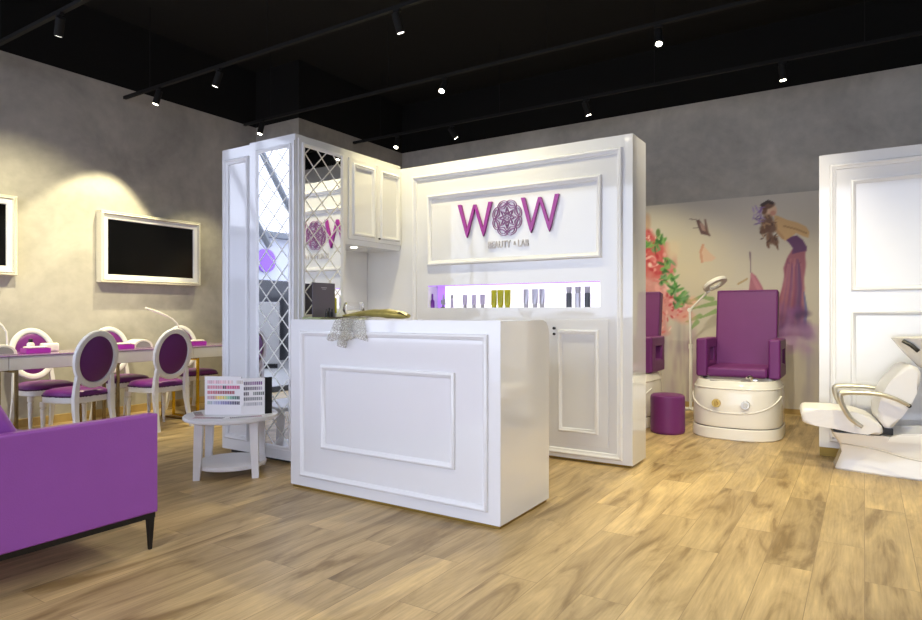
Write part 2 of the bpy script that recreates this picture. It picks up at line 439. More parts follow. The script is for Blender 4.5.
    for i in range(30):
        x, z = w(rng.uniform(786, 815), rng.uniform(325, 352))
        disc(x, z, rng.uniform(.05, .12), rng.uniform(.05, .12), (178, 140, 190), .3, .9)
    # bodice
    poly(W([(784.5, 239), (790, 237), (797, 235.5), (803, 240), (807, 247), (806.5, 251), (792, 254), (793, 248), (789, 243)]), (92, 44, 104), .97)
    # arms, shoulders, neck
    poly(W([(774, 215), (779, 216), (788, 220), (798, 222.5), (806, 226.5), (809.5, 232), (808.5, 238), (803, 236.5), (796, 233), (792, 236), (785, 241), (779, 235), (775, 227)]), (214, 176, 124), .96)
    stroke(W([(784, 226), (796, 229), (806, 233)]), .012, (170, 128, 84), .7); stroke(W([(776, 230), (783, 238)]), .02, (190, 144, 100), .7)
    # head
    disc(*w(770, 211), .085, .085, (226, 190, 160), 1, .25)
    disc(*w(773, 213), .04, .035, (190, 110, 100), .5, .5)
    # hair
    for (u, v, rx, rz, ro) in [(768, 206, .09, .04, .3), (764, 210, .04, .07, 0), (767, 221, .08, .09, 0), (765, 229, .07, .06, 0), (771, 228, .07, .08, 0), (770, 238, .05, .09, .2), (775, 241, .04, .07, .3), (763, 232, .05, .04, 0), (777, 246, .015, .06, .3), (768, 245, .02, .05, .3)]:
        disc(*w(u, v), rx, rz, (112, 76, 58), .9, .4, ro)
    for i in range(26):
        x, z = w(rng.uniform(760, 777), rng.uniform(216, 242))
        disc(x, z, .03, .012, [(160, 116, 84), (80, 52, 44), (190, 150, 110)][rng.randint(3)], .7, .5, rng.uniform(0, 3))
    stroke(W([(762, 205), (768, 201.5), (772, 203)]), .022, (60, 44, 44), .9)
    # purple hat flowers
    for i in range(22):
        x, z = w(rng.uniform(753, 764), rng.uniform(207, 224))
        disc(x, z, .05, .012, [(140, 110, 180), (110, 84, 150), (180, 160, 206)][rng.randint(3)], .75, .6, rng.uniform(0, 3))
    img = img * .97 + np.mean(img, axis=2, keepdims=True) * .03
    img_l = np.clip(img, 0, 255) / 255.
    img_l = np.where(img_l <= .04045, img_l / 12.92, ((img_l + .055) / 1.055) ** 2.4)
    # mesh
    me = bpy.data.meshes.new('mural_panel')
    yf = YB - .02
    V = np.stack([X.ravel(), np.full(X.size, yf), Z.ravel()], 1)
    i = np.arange(nz)[:, None] * (nx + 1) + np.arange(nx)[None, :]
    F = np.stack([i, i + 1, i + nx + 2, i + nx + 1], -1).reshape(-1, 4)
    # backing rim
    nV = len(V)
    rim = [(x0, yf, z0), (x1, yf, z0), (x1, yf, z1), (x0, yf, z1), (x0, YB, z0), (x1, YB, z0), (x1, YB, z1), (x0, YB, z1)]
    V = np.concatenate([V, np.array(rim)])
    extra = [(nV + a, nV + b, nV + b + 4, nV + a + 4) for a, b in ((0, 1), (1, 2), (2, 3))] + [(nV + 3, nV, nV + 4, nV + 7)]
    me.from_pydata(V.tolist(), [], F.tolist() + extra)
    at = me.color_attributes.new('paint', 'FLOAT_COLOR', 'POINT')
    cc = np.ones((len(V), 4)); cc[:nV, :3] = img_l.reshape(-1, 3); cc[nV:, :3] = .6
    at.data.foreach_set('color', cc.ravel())
    me.materials.append(PAINT)
    o = bpy.data.objects.new('wall_mural', me); COL.objects.link(o)
    tag(o, 'painted floral wall mural with butterfly and woman in purple dress behind the pedicure chairs', 'mural')
make_mural()

# ------------------------------------------------------------------ panelled partition, right
def fY(y):   # plane facing -y at y : (u=x, v=z, h = out toward camera)
    return lambda u, v, h: Vector((u, y - h, v))
def fX(x):   # plane facing +x : (u=y, v=z)
    return lambda u, v, h: Vector((x + h, u, v))
t = thing('partition_panel', 'tall white panelled partition wall behind the white shampoo chair', 'partition', (1.2, 5.85, 0))
T = Matrix.Translation((-1.2, -5.85, 0))
def part(name, bm, m, p, M=None, smooth=True): return obj(name, bm, m, p, smooth, T if M is None else M)
bm = new(); box(bm, -.31, 5.85, .07, 2.9, 6.05, 2.42, .004); part('body', bm, LACQ, t)
bm = new(); box(bm, -.305, 5.856, 0, 2.89, 6.04, .07); k = part('plinth', bm, BRASSK, t); k['label'] = 'brass coloured kick strip'
bm = new(); rect_frame(bm, fY(5.85), -.235, .12, 2.82, 2.335, MOULDB); part('moulding', bm, TRIM, t)
for (u0, u1) in ((-.09, .95), (1.15, 2.6)):
    bm = new(); rect_frame(bm, fY(5.85), u0, 1.325, u1, 2.2, MOULD); part('moulding', bm, TRIM, t)
    bm = new(); rect_frame(bm, fY(5.85), u0, .24, u1, 1.168, MOULD); part('moulding', bm, TRIM, t)

# ------------------------------------------------------------------ display wall (logo wall)
t = thing('display_wall', 'white panelled freestanding display wall behind the reception desk with a lit product niche', 'display wall', (-2.6, 4.75, 0))
T = Matrix.Translation((2.6, -4.75, 0))
y0, y1 = 4.6, 4.93; xa, xb = -4.46, -1.44; na, nb, nz0, nz1 = -3.295, -1.69, 1.195, 1.395
bm = new()
box(bm, xa, y0, .02, xb, y1, nz0); box(bm, xa, y0, nz1, xb, y1, 2.475)
box(bm, xa, y0, nz0, na, y1, nz1); box(bm, nb, y0, nz0, xb, y1, nz1)
box(bm, na, y0 + .17, nz0, nb, y1, nz1)
part('body', bm, LACQ, t, T, smooth=False)
bm = new(); box(bm, xa + .02, y0 + .02, 0, xb - .02, y1 - .02, .02); part('plinth', bm, BRASSK, t, T)
bm = new(); box(bm, na + .085, y0 + .155, nz0 + .003, nb - .002, y0 + .169, nz1 - .003); k = part('light_panel', bm, NICHE, t, T); k['label'] = 'glowing white niche back'
bm = new(); box(bm, na + .002, y0 + .155, nz0 + .003, na + .083, y0 + .169, nz1 - .003); k = part('light_panel', bm, NICHEP, t, T); k['label'] = 'glowing violet niche end'
bm = new(); rect_frame(bm, fY(y0), -3.46, .05, -1.515, 2.385, MOULDB); part('moulding', bm, TRIM, t, T)
bm = new(); rect_frame(bm, fY(y0), -3.295, 1.57, -1.675, 2.20, MOULDB); part('moulding', bm, TRIM, t, T)
for (u0, u1, kx) in ((-2.115, -1.625, -2.062), (-2.62, -2.13, -2.16)):
    bm = new(); box(bm, u0, y0 - .006, .13, u1, y0, 1.10, .002)
    d = part('door', bm, LACQ, t, T)
    bm = new(); rect_frame(bm, fY(y0 - .006), u0 + .085, .225, u1 - .075, 1.02, MOULD); obj('moulding', bm, TRIM, d, True, T)
    bm = new(); cyl(bm, (kx, y0 - .006, 1.03), (kx, y0 - .022, 1.03), .011)
    cyl(bm, (kx, y0 - .006, .985), (kx, y0 - .02, .985), .010); obj('lock', bm, BLKLEG, d, True, T)

bm = new(); box(bm, na + .002, y0 + .002, nz1 - .009, nb - .002, y0 + .014, nz1 - .001); k = part('light_strip', bm, NICHEP, t, T); k['label'] = 'thin violet light strip along the niche top'
# logo sign
t = thing('wall_sign', 'purple WOW letter sign with round rosette emblem mounted on the white display wall', 'sign', (-2.49, 4.6, 1.6))
T = Matrix.Translation((2.49, -4.6, -1.6))
def wletter(x0, x1, zt, zb):
    w = x1 - x0; xs = [x0, x0 + w * .27, x0 + w * .5, x0 + w * .75, x1]
    # stroke outline, stems ~.036 wide, spiked feet and apex
    s = .034
    bm = new(); f = fY(4.598)
    for (a, b) in ((0, 1), (2, 1), (2, 3), (4, 3)):
        ua = xs[a]; ub = xs[b]; sg = 1 if ub > ua else -1
        if a == 0: top = [(ua, zt), (ua + s, zt)]
        elif a == 4: top = [(ua - s, zt), (ua, zt)]
        else: top = [(ua - s * .35, zt - .01), (ua + s * .35, zt - .01)]
        bot = [(ub + s * .38, zb + .03), (ub, zb), (ub - s * .38, zb + .03)]
        # bottom shared spike
        prism(bm, top + bot, f, 0 if sg > 0 else .0005, .022 if sg > 0 else .0225)
    return bm
k = part('letter', wletter(-2.962, -2.622, 2.082, 1.795), PUR_SIGN, t, T, False); k['label'] = 'first purple letter W'
k = part('letter', wletter(-2.352, -2.018, 2.086, 1.795), PUR_SIGN, t, T, False); k['label'] = 'second purple letter W'
def rosette():
    bm = new(); cx, cz = -2.487, 1.936; f = fY(4.597)
    def line(pts, w, closed=True):
        P = [Vector((cx + p[0] * .94, 0, cz + p[1])) for p in pts]; n = len(P)
        for i in range(n if closed else n - 1):
            a = P[i]; b = P[(i + 1) % n]; d = (b - a)
            if d.length < 1e-6: continue
            q = Vector((-d.z, 0, d.x)).normalized() * w / 2; e = d.normalized() * w * .3
            prism(bm, [((a - e + q).x, (a - e + q).z), ((b + e + q).x, (b + e + q).z), ((b + e - q).x, (b + e - q).z), ((a - e - q).x, (a - e - q).z)], f, 0, .008 + .0003 * (i % 2))
    def pol(r, t): return (r * math.cos(t), r * math.sin(t))
    for k in range(8):
        a = k * PI / 4 + PI / 8
        for s, w in ((1.0, .0045), (.6, .004)):   # petal outlines
            rm = .122; h = .036 * s; l = .052 * s
            pts = []
            for j in range(13):
                u = j / 12 * PI
                pts.append((rm - .008 + h * math.sin(u), -l * math.cos(u)))
            pts.append((rm - .008 - h * .3, 0))
            pts = [(x * math.cos(a) - y * math.sin(a), x * math.sin(a) + y * math.cos(a)) for x, y in pts]
            line(pts, w)
    for (ro, ri, w, ph) in ((.112, .083, .0058, 0), (.068, .046, .0045, 0), (.040, .026, .0035, PI / 8)):
        line([pol(ro if j % 2 == 0 else ri, j * PI / 8 + ph) for j in range(16)], w)
    for k in range(8):
        a = k * PI / 4
        line([pol(.024, a), pol(.058, a + .25), pol(.09, a), pol(.058, a - .25)], .0035)
    for r in (.014,): line([pol(r, j * PI / 6) for j in range(12)], .0035)
    return bm
k = part('emblem', rosette(), MAUVE, t, T, False); k['label'] = 'round lattice rosette in mauve lines'
def text_mesh(s, size, m, name, parent, origin, M, extr=.003, scalex=1.0, bold=0.0):
    cu = bpy.data.curves.new('lettering', 'FONT'); cu.body = s; cu.size = size; cu.extrude = extr; cu.align_x = 'CENTER'; cu.offset = bold
    o = bpy.data.objects.new('lettering', cu); COL.objects.link(o)
    dg = bpy.context.evaluated_depsgraph_get(); me = bpy.data.meshes.new_from_object(o.evaluated_get(dg))
    bpy.data.objects.remove(o); bpy.data.curves.remove(cu)
    me.transform(Matrix.Translation(origin) @ M @ Matrix.Diagonal((scalex, 1, 1, 1)))
    me.materials.clear(); me.materials.append(m); me.name = name
    r = bpy.data.objects.new(name, me); COL.objects.link(r); r.parent = parent
    return r
UP = Matrix.Rotation(PI / 2, 4, 'X')
k = text_mesh('BEAUTY', .082, SILVTXT, 'tagline', t, (-2.487 + 2.49 - .075, 4.593 - 4.6, 1.692 - 1.6), UP, .003, .72, .0008); k['label'] = 'silver word BEAUTY'
k = text_mesh('&', .046, SILVTXT, 'tagline', t, (-2.487 + 2.49 + .070, 4.593 - 4.6, 1.708 - 1.6), UP, .003, .8, .0006); k['label'] = 'small silver ampersand'
k = text_mesh('LAB', .082, SILVTXT, 'tagline', t, (-2.487 + 2.49 + .148, 4.593 - 4.6, 1.692 - 1.6), UP, .003, .72, .0008); k['label'] = 'silver word LAB'

# products in the niche
def squeeze_tube(x, h, w, m, capm, label, group, capfrac=.22):
    w *= 1.42
    t = thing('squeeze_tube', label, 'tube', (x, 4.665, nz0), random.uniform(-.2, .2), group)
    bm = new(); c = h * capfrac; X = Vector((1, 0, 0)); Y = Vector((0, 1, 0))
    loft(bm, [ringpts(Vector((0, 0, z)), X, Y, a, b, 16) for z, a, b in ((c, w * .32, w * .32), (c + .005, w * .40, w * .36), (h * .6, w * .46, w * .22), (h * .93, w * .5, w * .05), (h, w * .5, .0015))])
    obj('tube_body', bm, m, t)
    bm = new(); lathe(bm, (0, 0, 0), [(w * .30, 0), (w * .32, .002), (w * .31, c - .002), (w * .29, c)], 16); obj('cap', bm, capm, t)
    return t
ZN = nz0
def onwall(u, y=4.665):
    th = math.radians(32.6); s = (u - 461) / 631.
    ax = -math.sin(th) + s * math.cos(th); ay = math.cos(th) + s * math.sin(th)
    return ax * y / ay
gl = 'small lilac tubes in the lit niche'
for (u, lb) in ((465, 'pale lilac squeeze tube in the lit niche, leftmost of a set of three'), (474, 'pale lilac squeeze tube in the lit niche, middle of a set of three'), (482.5, 'pale lilac squeeze tube in the lit niche, right one of three, nearest the yellow tubes')):
    squeeze_tube(onwall(u), .115, .036, LTUBE, GCAP, lb, gl)
gy = 'yellow tubes in the lit niche'
for (u, lb) in ((494, 'bright yellow-green squeeze tube in the niche, leftmost of three'), (500.5, 'bright yellow-green squeeze tube in the niche, between its two twins'), (507.5, 'bright yellow-green squeeze tube in the niche, rightmost of three')):
    squeeze_tube(onwall(u), .150, .045, YTUBE, YTUBE, lb, gy, .12)
gs = 'silver tubes in the lit niche'
for (u, lb) in ((526, 'slim silver squeeze tube in the niche, leftmost of the silver three'), (535, 'slim silver squeeze tube in the niche, middle of the silver three'), (542, 'slim silver squeeze tube in the niche, rightmost of the silver three')):
    squeeze_tube(onwall(u), .152, .04, STUBE, GCAP, lb, gs, .18)
gd = 'dark product tubes at the right of the niche'
def pump_bottle(x, lb, m):
    t = thing('product_bottle', lb, 'bottle', (x, 4.665, ZN), 0, gd)
    bm = new(); lathe(bm, (0, 0, 0), [(.019, 0), (.021, .003), (.021, .105), (.019, .112)], 16, 3); obj('bottle_body', bm, m, t)
    bm = new(); lathe(bm, (0, 0, .1125), [(.017, 0), (.019, .002), (.022, .045), (.020, .05)], 16, 3); obj('cap', bm, GCAP, t)
pump_bottle(onwall(569), 'charcoal bottle with pale cap in the niche, left of the two charcoal ones', DTUBE)
pump_bottle(onwall(578), 'half silver bottle with dark spot standing between the two charcoal bottles in the niche', STUBE)
pump_bottle(onwall(587.5), 'charcoal bottle with pale cap nearest the right end of the niche', DTUBE)
t = thing('slim_bottle', 'slim dark purple bottle at the violet left end of the niche', 'bottle', (onwall(432.5), 4.665, ZN))
bm = new(); lathe(bm, (0, 0, 0), [(.017, 0), (.019, .003), (.019, .06), (.008, .08)], 16); obj('bottle_body', bm, PTUBE, t)
bm = new(); lathe(bm, (0, 0, .0805), [(.008, 0), (.008, .04), (.004, .048)], 12); obj('cap', bm, PTUBE, t)
t = thing('figurine', 'small grey branching ornament in the niche next to the dark purple bottle', 'ornament', (onwall(443), 4.665, ZN))
bm = new(); lathe(bm, (0, 0, 0), [(.022, 0), (.022, .006), (.006, .012), (.005, .03)], 14); obj('base', bm, DTUBE, t)
bm = new()
for a, l in ((.9, .06), (2.2, .05), (.2, .045), (1.5, .085), (2.7, .04)):
    tube(bm, [(0, 0, .03), (math.cos(a) * l * .5, 0, .03 + math.sin(a) * l * .6), (math.cos(a) * l * .55, 0, .035 + math.sin(a) * l)], [.006, .008, .004], 8)
obj('branches', bm, GCAP, t)
t = thing('slim_bottle', 'slim pale grey bottle standing alone between the grey ornament and the lilac tubes', 'bottle', (onwall(452), 4.665, ZN))
bm = new(); lathe(bm, (0, 0, 0), [(.013, 0), (.014, .003), (.014, .07), (.008, .082)], 14); obj('bottle_body', bm, LTUBE, t)
bm = new(); lathe(bm, (0, 0, .0825), [(.008, 0), (.008, .03), (.006, .033)], 12); obj('cap', bm, DTUBE, t)

# ------------------------------------------------------------------ tall mirror cabinet
t = thing('display_cabinet', 'tall white corner cabinet with diamond lattice mirror panels left of the reception desk', 'cabinet', (-4.0, 3.8, 0))
T = Matrix.Translation((4.0, -3.8, 0))
CX = -3.6; CY = 3.32; CT = 2.50
bm = new()
box(bm, -4.12, CY, .03, CX, 3.86, CT, .003)
box(bm, -4.50, CY + .03, .03, -4.12, 3.86, CT, .003)
part('body', bm, LACQ, t, T)
bm = new(); box(bm, -4.42, CY + .06, 0, CX - .04, 3.85, .03); part('plinth', bm, BLKLEG, t, T)
bm = new(); rect_frame(bm, fY(CY + .03), -4.45, .12, -4.155, CT - .09, MOULDB); part('moulding', bm, TRIM, t, T)
def lattice(f, u0, v0, u1, v1, du, dv, w, h, prob=None):
    bm = new()
    # two diagonal families clipped to the rectangle
    for sgn in (1, -1):
        k = -40
        while k < 60:
            c = k * dv
            pts = []
            for (u) in (u0, u1):
                v = v0 + c + sgn * (u - u0) * dv / du
                pts.append((u, v))
            (ua, va), (ub, vb) = pts
            # clip in v
            def clip(ua, va, ub, vb):
                if abs(vb - va) < 1e-9: return None
                t0, t1 = 0, 1
                for lim, s in ((v0, 1), (v1, -1)):
                    da = (va - lim) * s; db = (vb - lim) * s
                    if da < 0 and db < 0: return None
                    if da < 0: t0 = max(t0, da / (da - db))
                    if db < 0: t1 = min(t1, da / (da - db))
                if t1 - t0 < .02: return None
                return (ua + (ub - ua) * t0, va + (vb - va) * t0, ua + (ub - ua) * t1, va + (vb - va) * t1)
            r = clip(ua, va, ub, vb)
            if r:
                d = Vector((r[2] - r[0], r[3] - r[1])); n = Vector((-d.y, d.x)).normalized() * w / 2
                hh = h + (.0002 if sgn > 0 else 0)
                prism(bm, [(r[0] + n.x, r[1] + n.y), (r[2] + n.x, r[3] + n.y), (r[2] - n.x, r[3] - n.y), (r[0] - n.x, r[1] - n.y)], f, 0, hh)
            k += 1
    return bm
# front mirror door
def mirror_door(f, u0, u1, v0, v1, fr):
    bm = new(); prism(bm, [(u0, v0), (u1, v0), (u1, v1), (u0, v1)], f, 0, .012); d = part('door', bm, LACQ, t, T)
    a, b, c, e = u0 + fr, u1 - fr, v0 + fr * 1.3, v1 - fr
    bm = new(); rect_frame(bm, f, a - .03, c - .03, b + .03, e + .03, [(0, .012), (0, .024), (.008, .028), (.02, .024), (.03, .014)]); obj('moulding', bm, TRIM, d, True, T)
    bm = new(); prism(bm, [(a, c), (b, c), (b, e), (a, e)], f, .0125, .0145); k = obj('mirror', bm, MIRROR, d, False, T); k['label'] = 'silvered mirror glass'
    lb = lattice(lambda u, v, h: f(u, v, h + .0146), a, c, b, e, .175, .175, .0075, .003)
    k = obj('lattice', lb, LATT, d, False, T); k['label'] = 'thin bevelled diamond lattice'
mirror_door(fY(CY), -4.045, -3.602, .07, 2.45, .055)
mirror_door(fX(CX), 3.345, 3.85, 1.06, 2.47, .06)

bm = new(); box(bm, CX + .029, 3.36, 1.108, CX + .24, 3.84, 1.118, .002); k = part('ledge', bm, GLEDGE, t, T); k['label'] = 'greenish glass ledge under the side mirror'
# wall cabinet above the alcove
tu = thing('alcove_unit', 'plain white full-height unit forming the back of the service alcove', 'cabinet', (-4.23, 4.23, 0))
bm = new(); box(bm, -4.46, 3.862, 0, -4.0, 4.598, CT, .003); obj('body', bm, LACQ, tu, True, Matrix.Translation((4.23, -4.23, 0)))
t = thing('wall_cabinet', 'white two-door upper cabinet in the corner above the service alcove', 'cabinet', (-3.8, 4.23, 1.72))
T = Matrix.Translation((3.8, -4.23, -1.72))
bm = new(); box(bm, -3.998, 3.862, 1.72, CX - .003, 4.598, CT, .003); part('body', bm, LACQ, t, T)
for (a, b) in ((3.895, 4.245), (4.25, 4.59)):
    bm = new(); box(bm, CX - .003, a, 1.765, CX + .012, b, 2.44, .003); d = part('door', bm, LACQ, t, T)
    bm = new(); rect_frame(bm, fX(CX + .012), a + .04, 1.80, b - .035, 2.40, MOULD); obj('moulding', bm, TRIM, d, True, T)
bm = new(); cyl(bm, (CX + .012, 4.275, 1.80), (CX + .026, 4.275, 1.80), .007); obj('knob', bm, BLKLEG, d, True, T)
bm = new(); cyl(bm, (-3.74, 4.12, 1.7195), (-3.74, 4.12, 1.716), .03, n=24); k = part('downlight', bm, LENSD, t, T); k['label'] = 'small round lit downlight'

t = thing('base_cabinet', 'white base cabinet with worktop inside the alcove behind the reception desk', 'cabinet', (-3.8, 4.23, 0))
T = Matrix.Translation((3.8, -4.23, 0))
bm = new(); box(bm, -3.998, 3.862, 0, CX, 4.595, .88, .003); part('body', bm, LACQ, t, T)
bm = new(); box(bm, -3.998, 3.862, .8805, CX + .02, 4.595, .91, .004); part('worktop', bm, WPLAS, t, T)

t = thing('menu_card', 'dark grey card standing on the glass ledge against the lattice mirror', 'card', (-3.50, 3.515, 1.1185))
bm = new(); box(bm, -.004, -.118, 0, .004, .118, .262, .0015); obj('board', bm, DARKC, t)
k = text_mesh('MENU', .03, GCAP, 'print', t, (.0045, 0, .225), Matrix.Rotation(PI / 2, 4, 'Z') @ UP, .0003, 1, 0) if False else None
bm = new(); box(bm, .0042, -.03, .222, .0052, .03, .228); box(bm, .0042, -.02, .212, .0052, .02, .216); obj('print', bm, GCAP, t)
bm = new(); box(bm, -.03, -.03, 0, -.0045, .03, .006, .001); obj('foot', bm, DARKC, t)
for i, (dy, lb) in enumerate(((-.03, 'left'), (0, 'middle'), (.03, 'right'))):
    bm = new(); hgt = (.062, .072, .064)[i]; lathe(bm, (-3.43, 3.505 + dy, 1.1185), [(.0095, 0), (.011, .002), (.010, hgt * .6), (.006, hgt * .65), (.006, hgt - .004), (.003, hgt)], 12)
    tag(obj('cosmetic_pencil', bm, BLKCARD), 'small black upright cosmetic stick before the grey card, %s of three' % lb, 'cosmetic', 'black sticks before the grey card')
t = thing('squeeze_tube', 'lime green tube beside the dark grey card on the glass ledge', 'tube', (-3.53, 3.665, 1.1185))
bm = new(); X_, Y_ = Vector((1, 0, 0)), Vector((0, 1, 0))
loft(bm, [ringpts(Vector((0, 0, z)), X_, Y_, a, b, 14) for z, a, b in ((.03, .014, .014), (.036, .018, .018), (.1, .012, .022), (.15, .002, .024))]); obj('tube_body', bm, YTUBE, t)
bm = new(); lathe(bm, (0, 0, 0), [(.014, 0), (.014, .0295)], 14); obj('cap', bm, GCAP, t)

# ------------------------------------------------------------------ reception desk
t = thing('reception_desk', 'white glossy reception desk with framed panel front standing before the logo wall', 'desk', (-2.41, 3.22, 0))
T = Matrix.Translation((2.41, -3.22, 0))
dx0, dx1, dy0, dy1, dz = -3.21, -1.62, 2.92, 3.53, 1.108
bm = new(); r = .09
prof = [(dy0, .02), (dy1, .02)] + [(dy1 - r + r * math.cos(a), dz - r + r * math.sin(a)) for a in [i * PI / 16 for i in range(9)]] + [(dy0, dz)]
prism(bm, prof, lambda u, v, h: Vector((h, u, v)), dx0, dx1, .003); k = part('body', bm, LACQ, t)
bm = new(); box(bm, dx0 + .012, dy0 + .012, 0, dx1 - .012, dy1 - .012, .02); k = part('plinth', bm, BRASSK, t); k['label'] = 'thin brass coloured kick strip'
bm = new(); rect_frame(bm, fY(dy0), -3.115, .085, -1.695, 1.035, MOULD); part('moulding', bm, TRIM, t)
bm = new(); rect_frame(bm, fY(dy0), -2.925, .285, -1.905, .82, MOULD); part('moulding', bm, TRIM, t)

# bouquet lying on the desk edge
t = thing('wrapped_bouquet', 'dried olive-gold bouquet lying on the desk top with net ribbon over the edge', 'bouquet', (-2.62, 2.99, 1.1085))
T = Matrix.Translation((2.62, -2.99, -1.1085))
bm = new()
pts = []; ra = []; rb = []
for i in range(15):
    u = i / 14; x = -2.83 + .50 * u
    pts.append((x, 3.02 + .03 * u, 1.1095 + .022 + .018 * math.sin(u * PI)))
    w = .012 + .056 * math.sin(min(1, u * 1.2) * PI * .5) * (1 - max(0, u - .72) ** 2 * 9) * (1 + .1 * math.sin(i * 2.1))
    rb.append(max(w, .008)); ra.append(max(w * .42, .006))
tube(bm, pts, ra, 16, rad2=rb); part('wrapping', bm, OLIVE, t, T)
bm = new()
for i in range(7):
    a = -.05 + i * .016
    tube(bm, [(-2.80, 3.02 + a * .4, 1.1225), (-2.91, 3.01 + a * .9, 1.116 + .003 * (i % 3)), (-2.955, 3.0 + a * 1.2, 1.114)], [.004, .003, .0015], 6)
part('stems', bm, DOLIVE, t, T)
bm = new()
for i in range(9):
    x = -2.62 + i * .028
    tube(bm, [(x, 3.0, 1.113 + .028), (x + .03, 3.01, 1.150), (x + .075, 3.03, 1.150 - .012 * (i % 3))], [.002, .009, .002], 7)
part('dried_leaf', bm, DOLIVE, t, T)
NET = bpy.data.materials.new('silver_net'); NET.use_nodes = True
nt = NET.node_tree; b = nt.nodes['Principled BSDF']; b.inputs['Base Color'].default_value = rgb(196, 192, 176); b.inputs['Roughness'].default_value = .5; b.inputs['Metallic'].default_value = .3
tcn = nt.nodes.new('ShaderNodeTexCoord'); vo = nt.nodes.new('ShaderNodeTexVoronoi'); vo.feature = 'DISTANCE_TO_EDGE'; vo.inputs['Scale'].default_value = 60
nt.links.new(tcn.outputs['Object'], vo.inputs['Vector'])
lt = nt.nodes.new('ShaderNodeMath'); lt.operation = 'LESS_THAN'; lt.inputs[1].default_value = .16; nt.links.new(vo.outputs['Distance'], lt.inputs[0]); ml = nt.nodes.new('ShaderNodeMath'); ml.operation = 'MULTIPLY_ADD'; ml.inputs[1].default_value = .30; ml.inputs[2].default_value = .08; nt.links.new(lt.outputs[0], ml.inputs[0]); nt.links.new(ml.outputs[0], b.inputs['Alpha'])
bm = new()
def ribbon(bm, top, bot, n=12, m=8, amp=.010, seed=0):
    """cloth strip from edge line top (pair) to bottom line (pair), over the desk edge"""
    g = []
    for i in range(n + 1):
        row = []
        for j in range(m + 1):
            u = j / m; w = i / n
            x = (top[0] * (1 - u) + top[1] * u) * (1 - w) + (bot[0] * (1 - u) + bot[1] * u) * w
            if w < .25: y = 3.0 - (3.0 - 2.908) * (w / .25); z = 1.1265 - .012 * w / .25
            else: y = 2.902 - amp * (1 + math.sin(u * 9 + seed)) * (w - .25); z = 1.1145 + (bot[2] - 1.1145) * (w - .25) / .75 - .012 * math.sin(u * 5 + seed) * w
            row.append(bm.verts.new((x, y, z)))
        g.append(row)
    for i in range(n):
        for j in range(m): bm.faces.new((g[i][j], g[i][j + 1], g[i + 1][j + 1], g[i + 1][j]))
ribbon(bm, (-2.76, -2.64), (-2.86, -2.72, .985), seed=0)
ribbon(bm, (-2.74, -2.56), (-2.70, -2.52, .985), seed=2, amp=.02)
ribbon(bm, (-2.72, -2.62), (-2.77, -2.68, .945), seed=4, amp=.03)
o = part('net_ribbon', bm, NET, t, T); sd = o.modifiers.new('th', 'SOLIDIFY'); sd.thickness = .0012
# glass bowl on the desk
bm = new()
prof = [(.03, 0), (.035, .004), (.055, .02), (.075, .06), (.066, .105), (.058, .115), (.055, .114), (.062, .104), (.071, .06), (.05, .024), (.02, .010), (.0005, .009)]
lathe(bm, (-2.98, 3.28, 1.1085), prof, 28); tag(obj('glass_bowl', bm, GLASS), 'clear round glass bowl on the rear left of the desk behind the bouquet', 'bowl')

# ------------------------------------------------------------------ round side table with swatches
tx, ty = -3.862, 2.952
t = thing('side_table', 'small round white side table with four square legs and a low shelf', 'table', (-3.862, 2.952, 0), math.radians(43.4))
bm = new(); lathe(bm, (0, 0, 0), [(.305, .390), (.322, .396), (.326, .407), (.324, .418), (.316, .424), (.0005, .424)], 48); obj('tabletop', bm, WPAINT, t)
bm = new(); lathe(bm, (0, 0, 0), [(.235, .055), (.243, .06), (.245, .075), (.24, .088), (.0005, .088)], 40); obj('lower_shelf', bm, WPAINT, t)
for sx in (-1, 1):
    for sy in (-1, 1):
        bm = new(); X0 = Vector((1, 0, 0)); Y0 = Vector((0, 1, 0))
        loft(bm, [[Vector((sx * o + a * w, sy * o + b * w, z)) for a, b in ((-1, -1), (1, -1), (1, 1), (-1, 1))] for z, o, w in ((0, .194, .022), (.2, .187, .026), (.389, .180, .029))])
        obj('leg', bm, WPAINT, t, False)

def swatch_mesh(name, w0, z0, cols, parent, M, dx=.0125, sw=.0095, sh=.023, dz=.036):
    """one printed sheet; every lacquer sample is a coloured cell of its grid"""
    nr = len(cols); nc = max(len(r) for r in cols)
    xs = [w0 - .004]; 
    for k in range(nc): xs += [w0 + k * dx, w0 + k * dx + sw]
    xs.append(w0 + nc * dx + .002)
    zs = [z0 + sh + .004]
    for r in range(nr): zs += [z0 - r * dz + sh, z0 - r * dz]
    zs.append(z0 - (nr - 1) * dz - .004)
    W_ = len(xs); V = [(x, -.0008, z) for z in zs for x in xs]; F = []; C = []
    for i in range(len(zs) - 1):
        for j in range(W_ - 1):
            F.append((i * W_ + j, (i + 1) * W_ + j, (i + 1) * W_ + j + 1, i * W_ + j + 1))
            c = None
            if i % 2 == 1 and j % 2 == 1:
                r, k = i // 2, j // 2
                if r < nr and k < len(cols[r]): c = cols[r][k]
            C += [rgb(*(c or (242, 240, 242)))] * 4
    me = bpy.data.meshes.new(name); me.from_pydata(V, [], F)
    at = me.color_attributes.new('paint', 'FLOAT_COLOR', 'CORNER')
    for i, c in enumerate(C): at.data[i].color = c
    me.materials.append(SWATCH); me.transform(M)
    o = bpy.data.objects.new(name, me); COL.objects.link(o); o.parent = parent
    return o
def ramp(cs, n):
    out = []
    for i in range(n):
        t_ = i / (n - 1) * (len(cs) - 1); k = min(int(t_), len(cs) - 2); f_ = t_ - k
        j = random.uniform(.9, 1.1)
        out.append(tuple(max(0, min(255, (cs[k][q] * (1 - f_) + cs[k + 1][q] * f_) * j)) for q in range(3)))
    return out
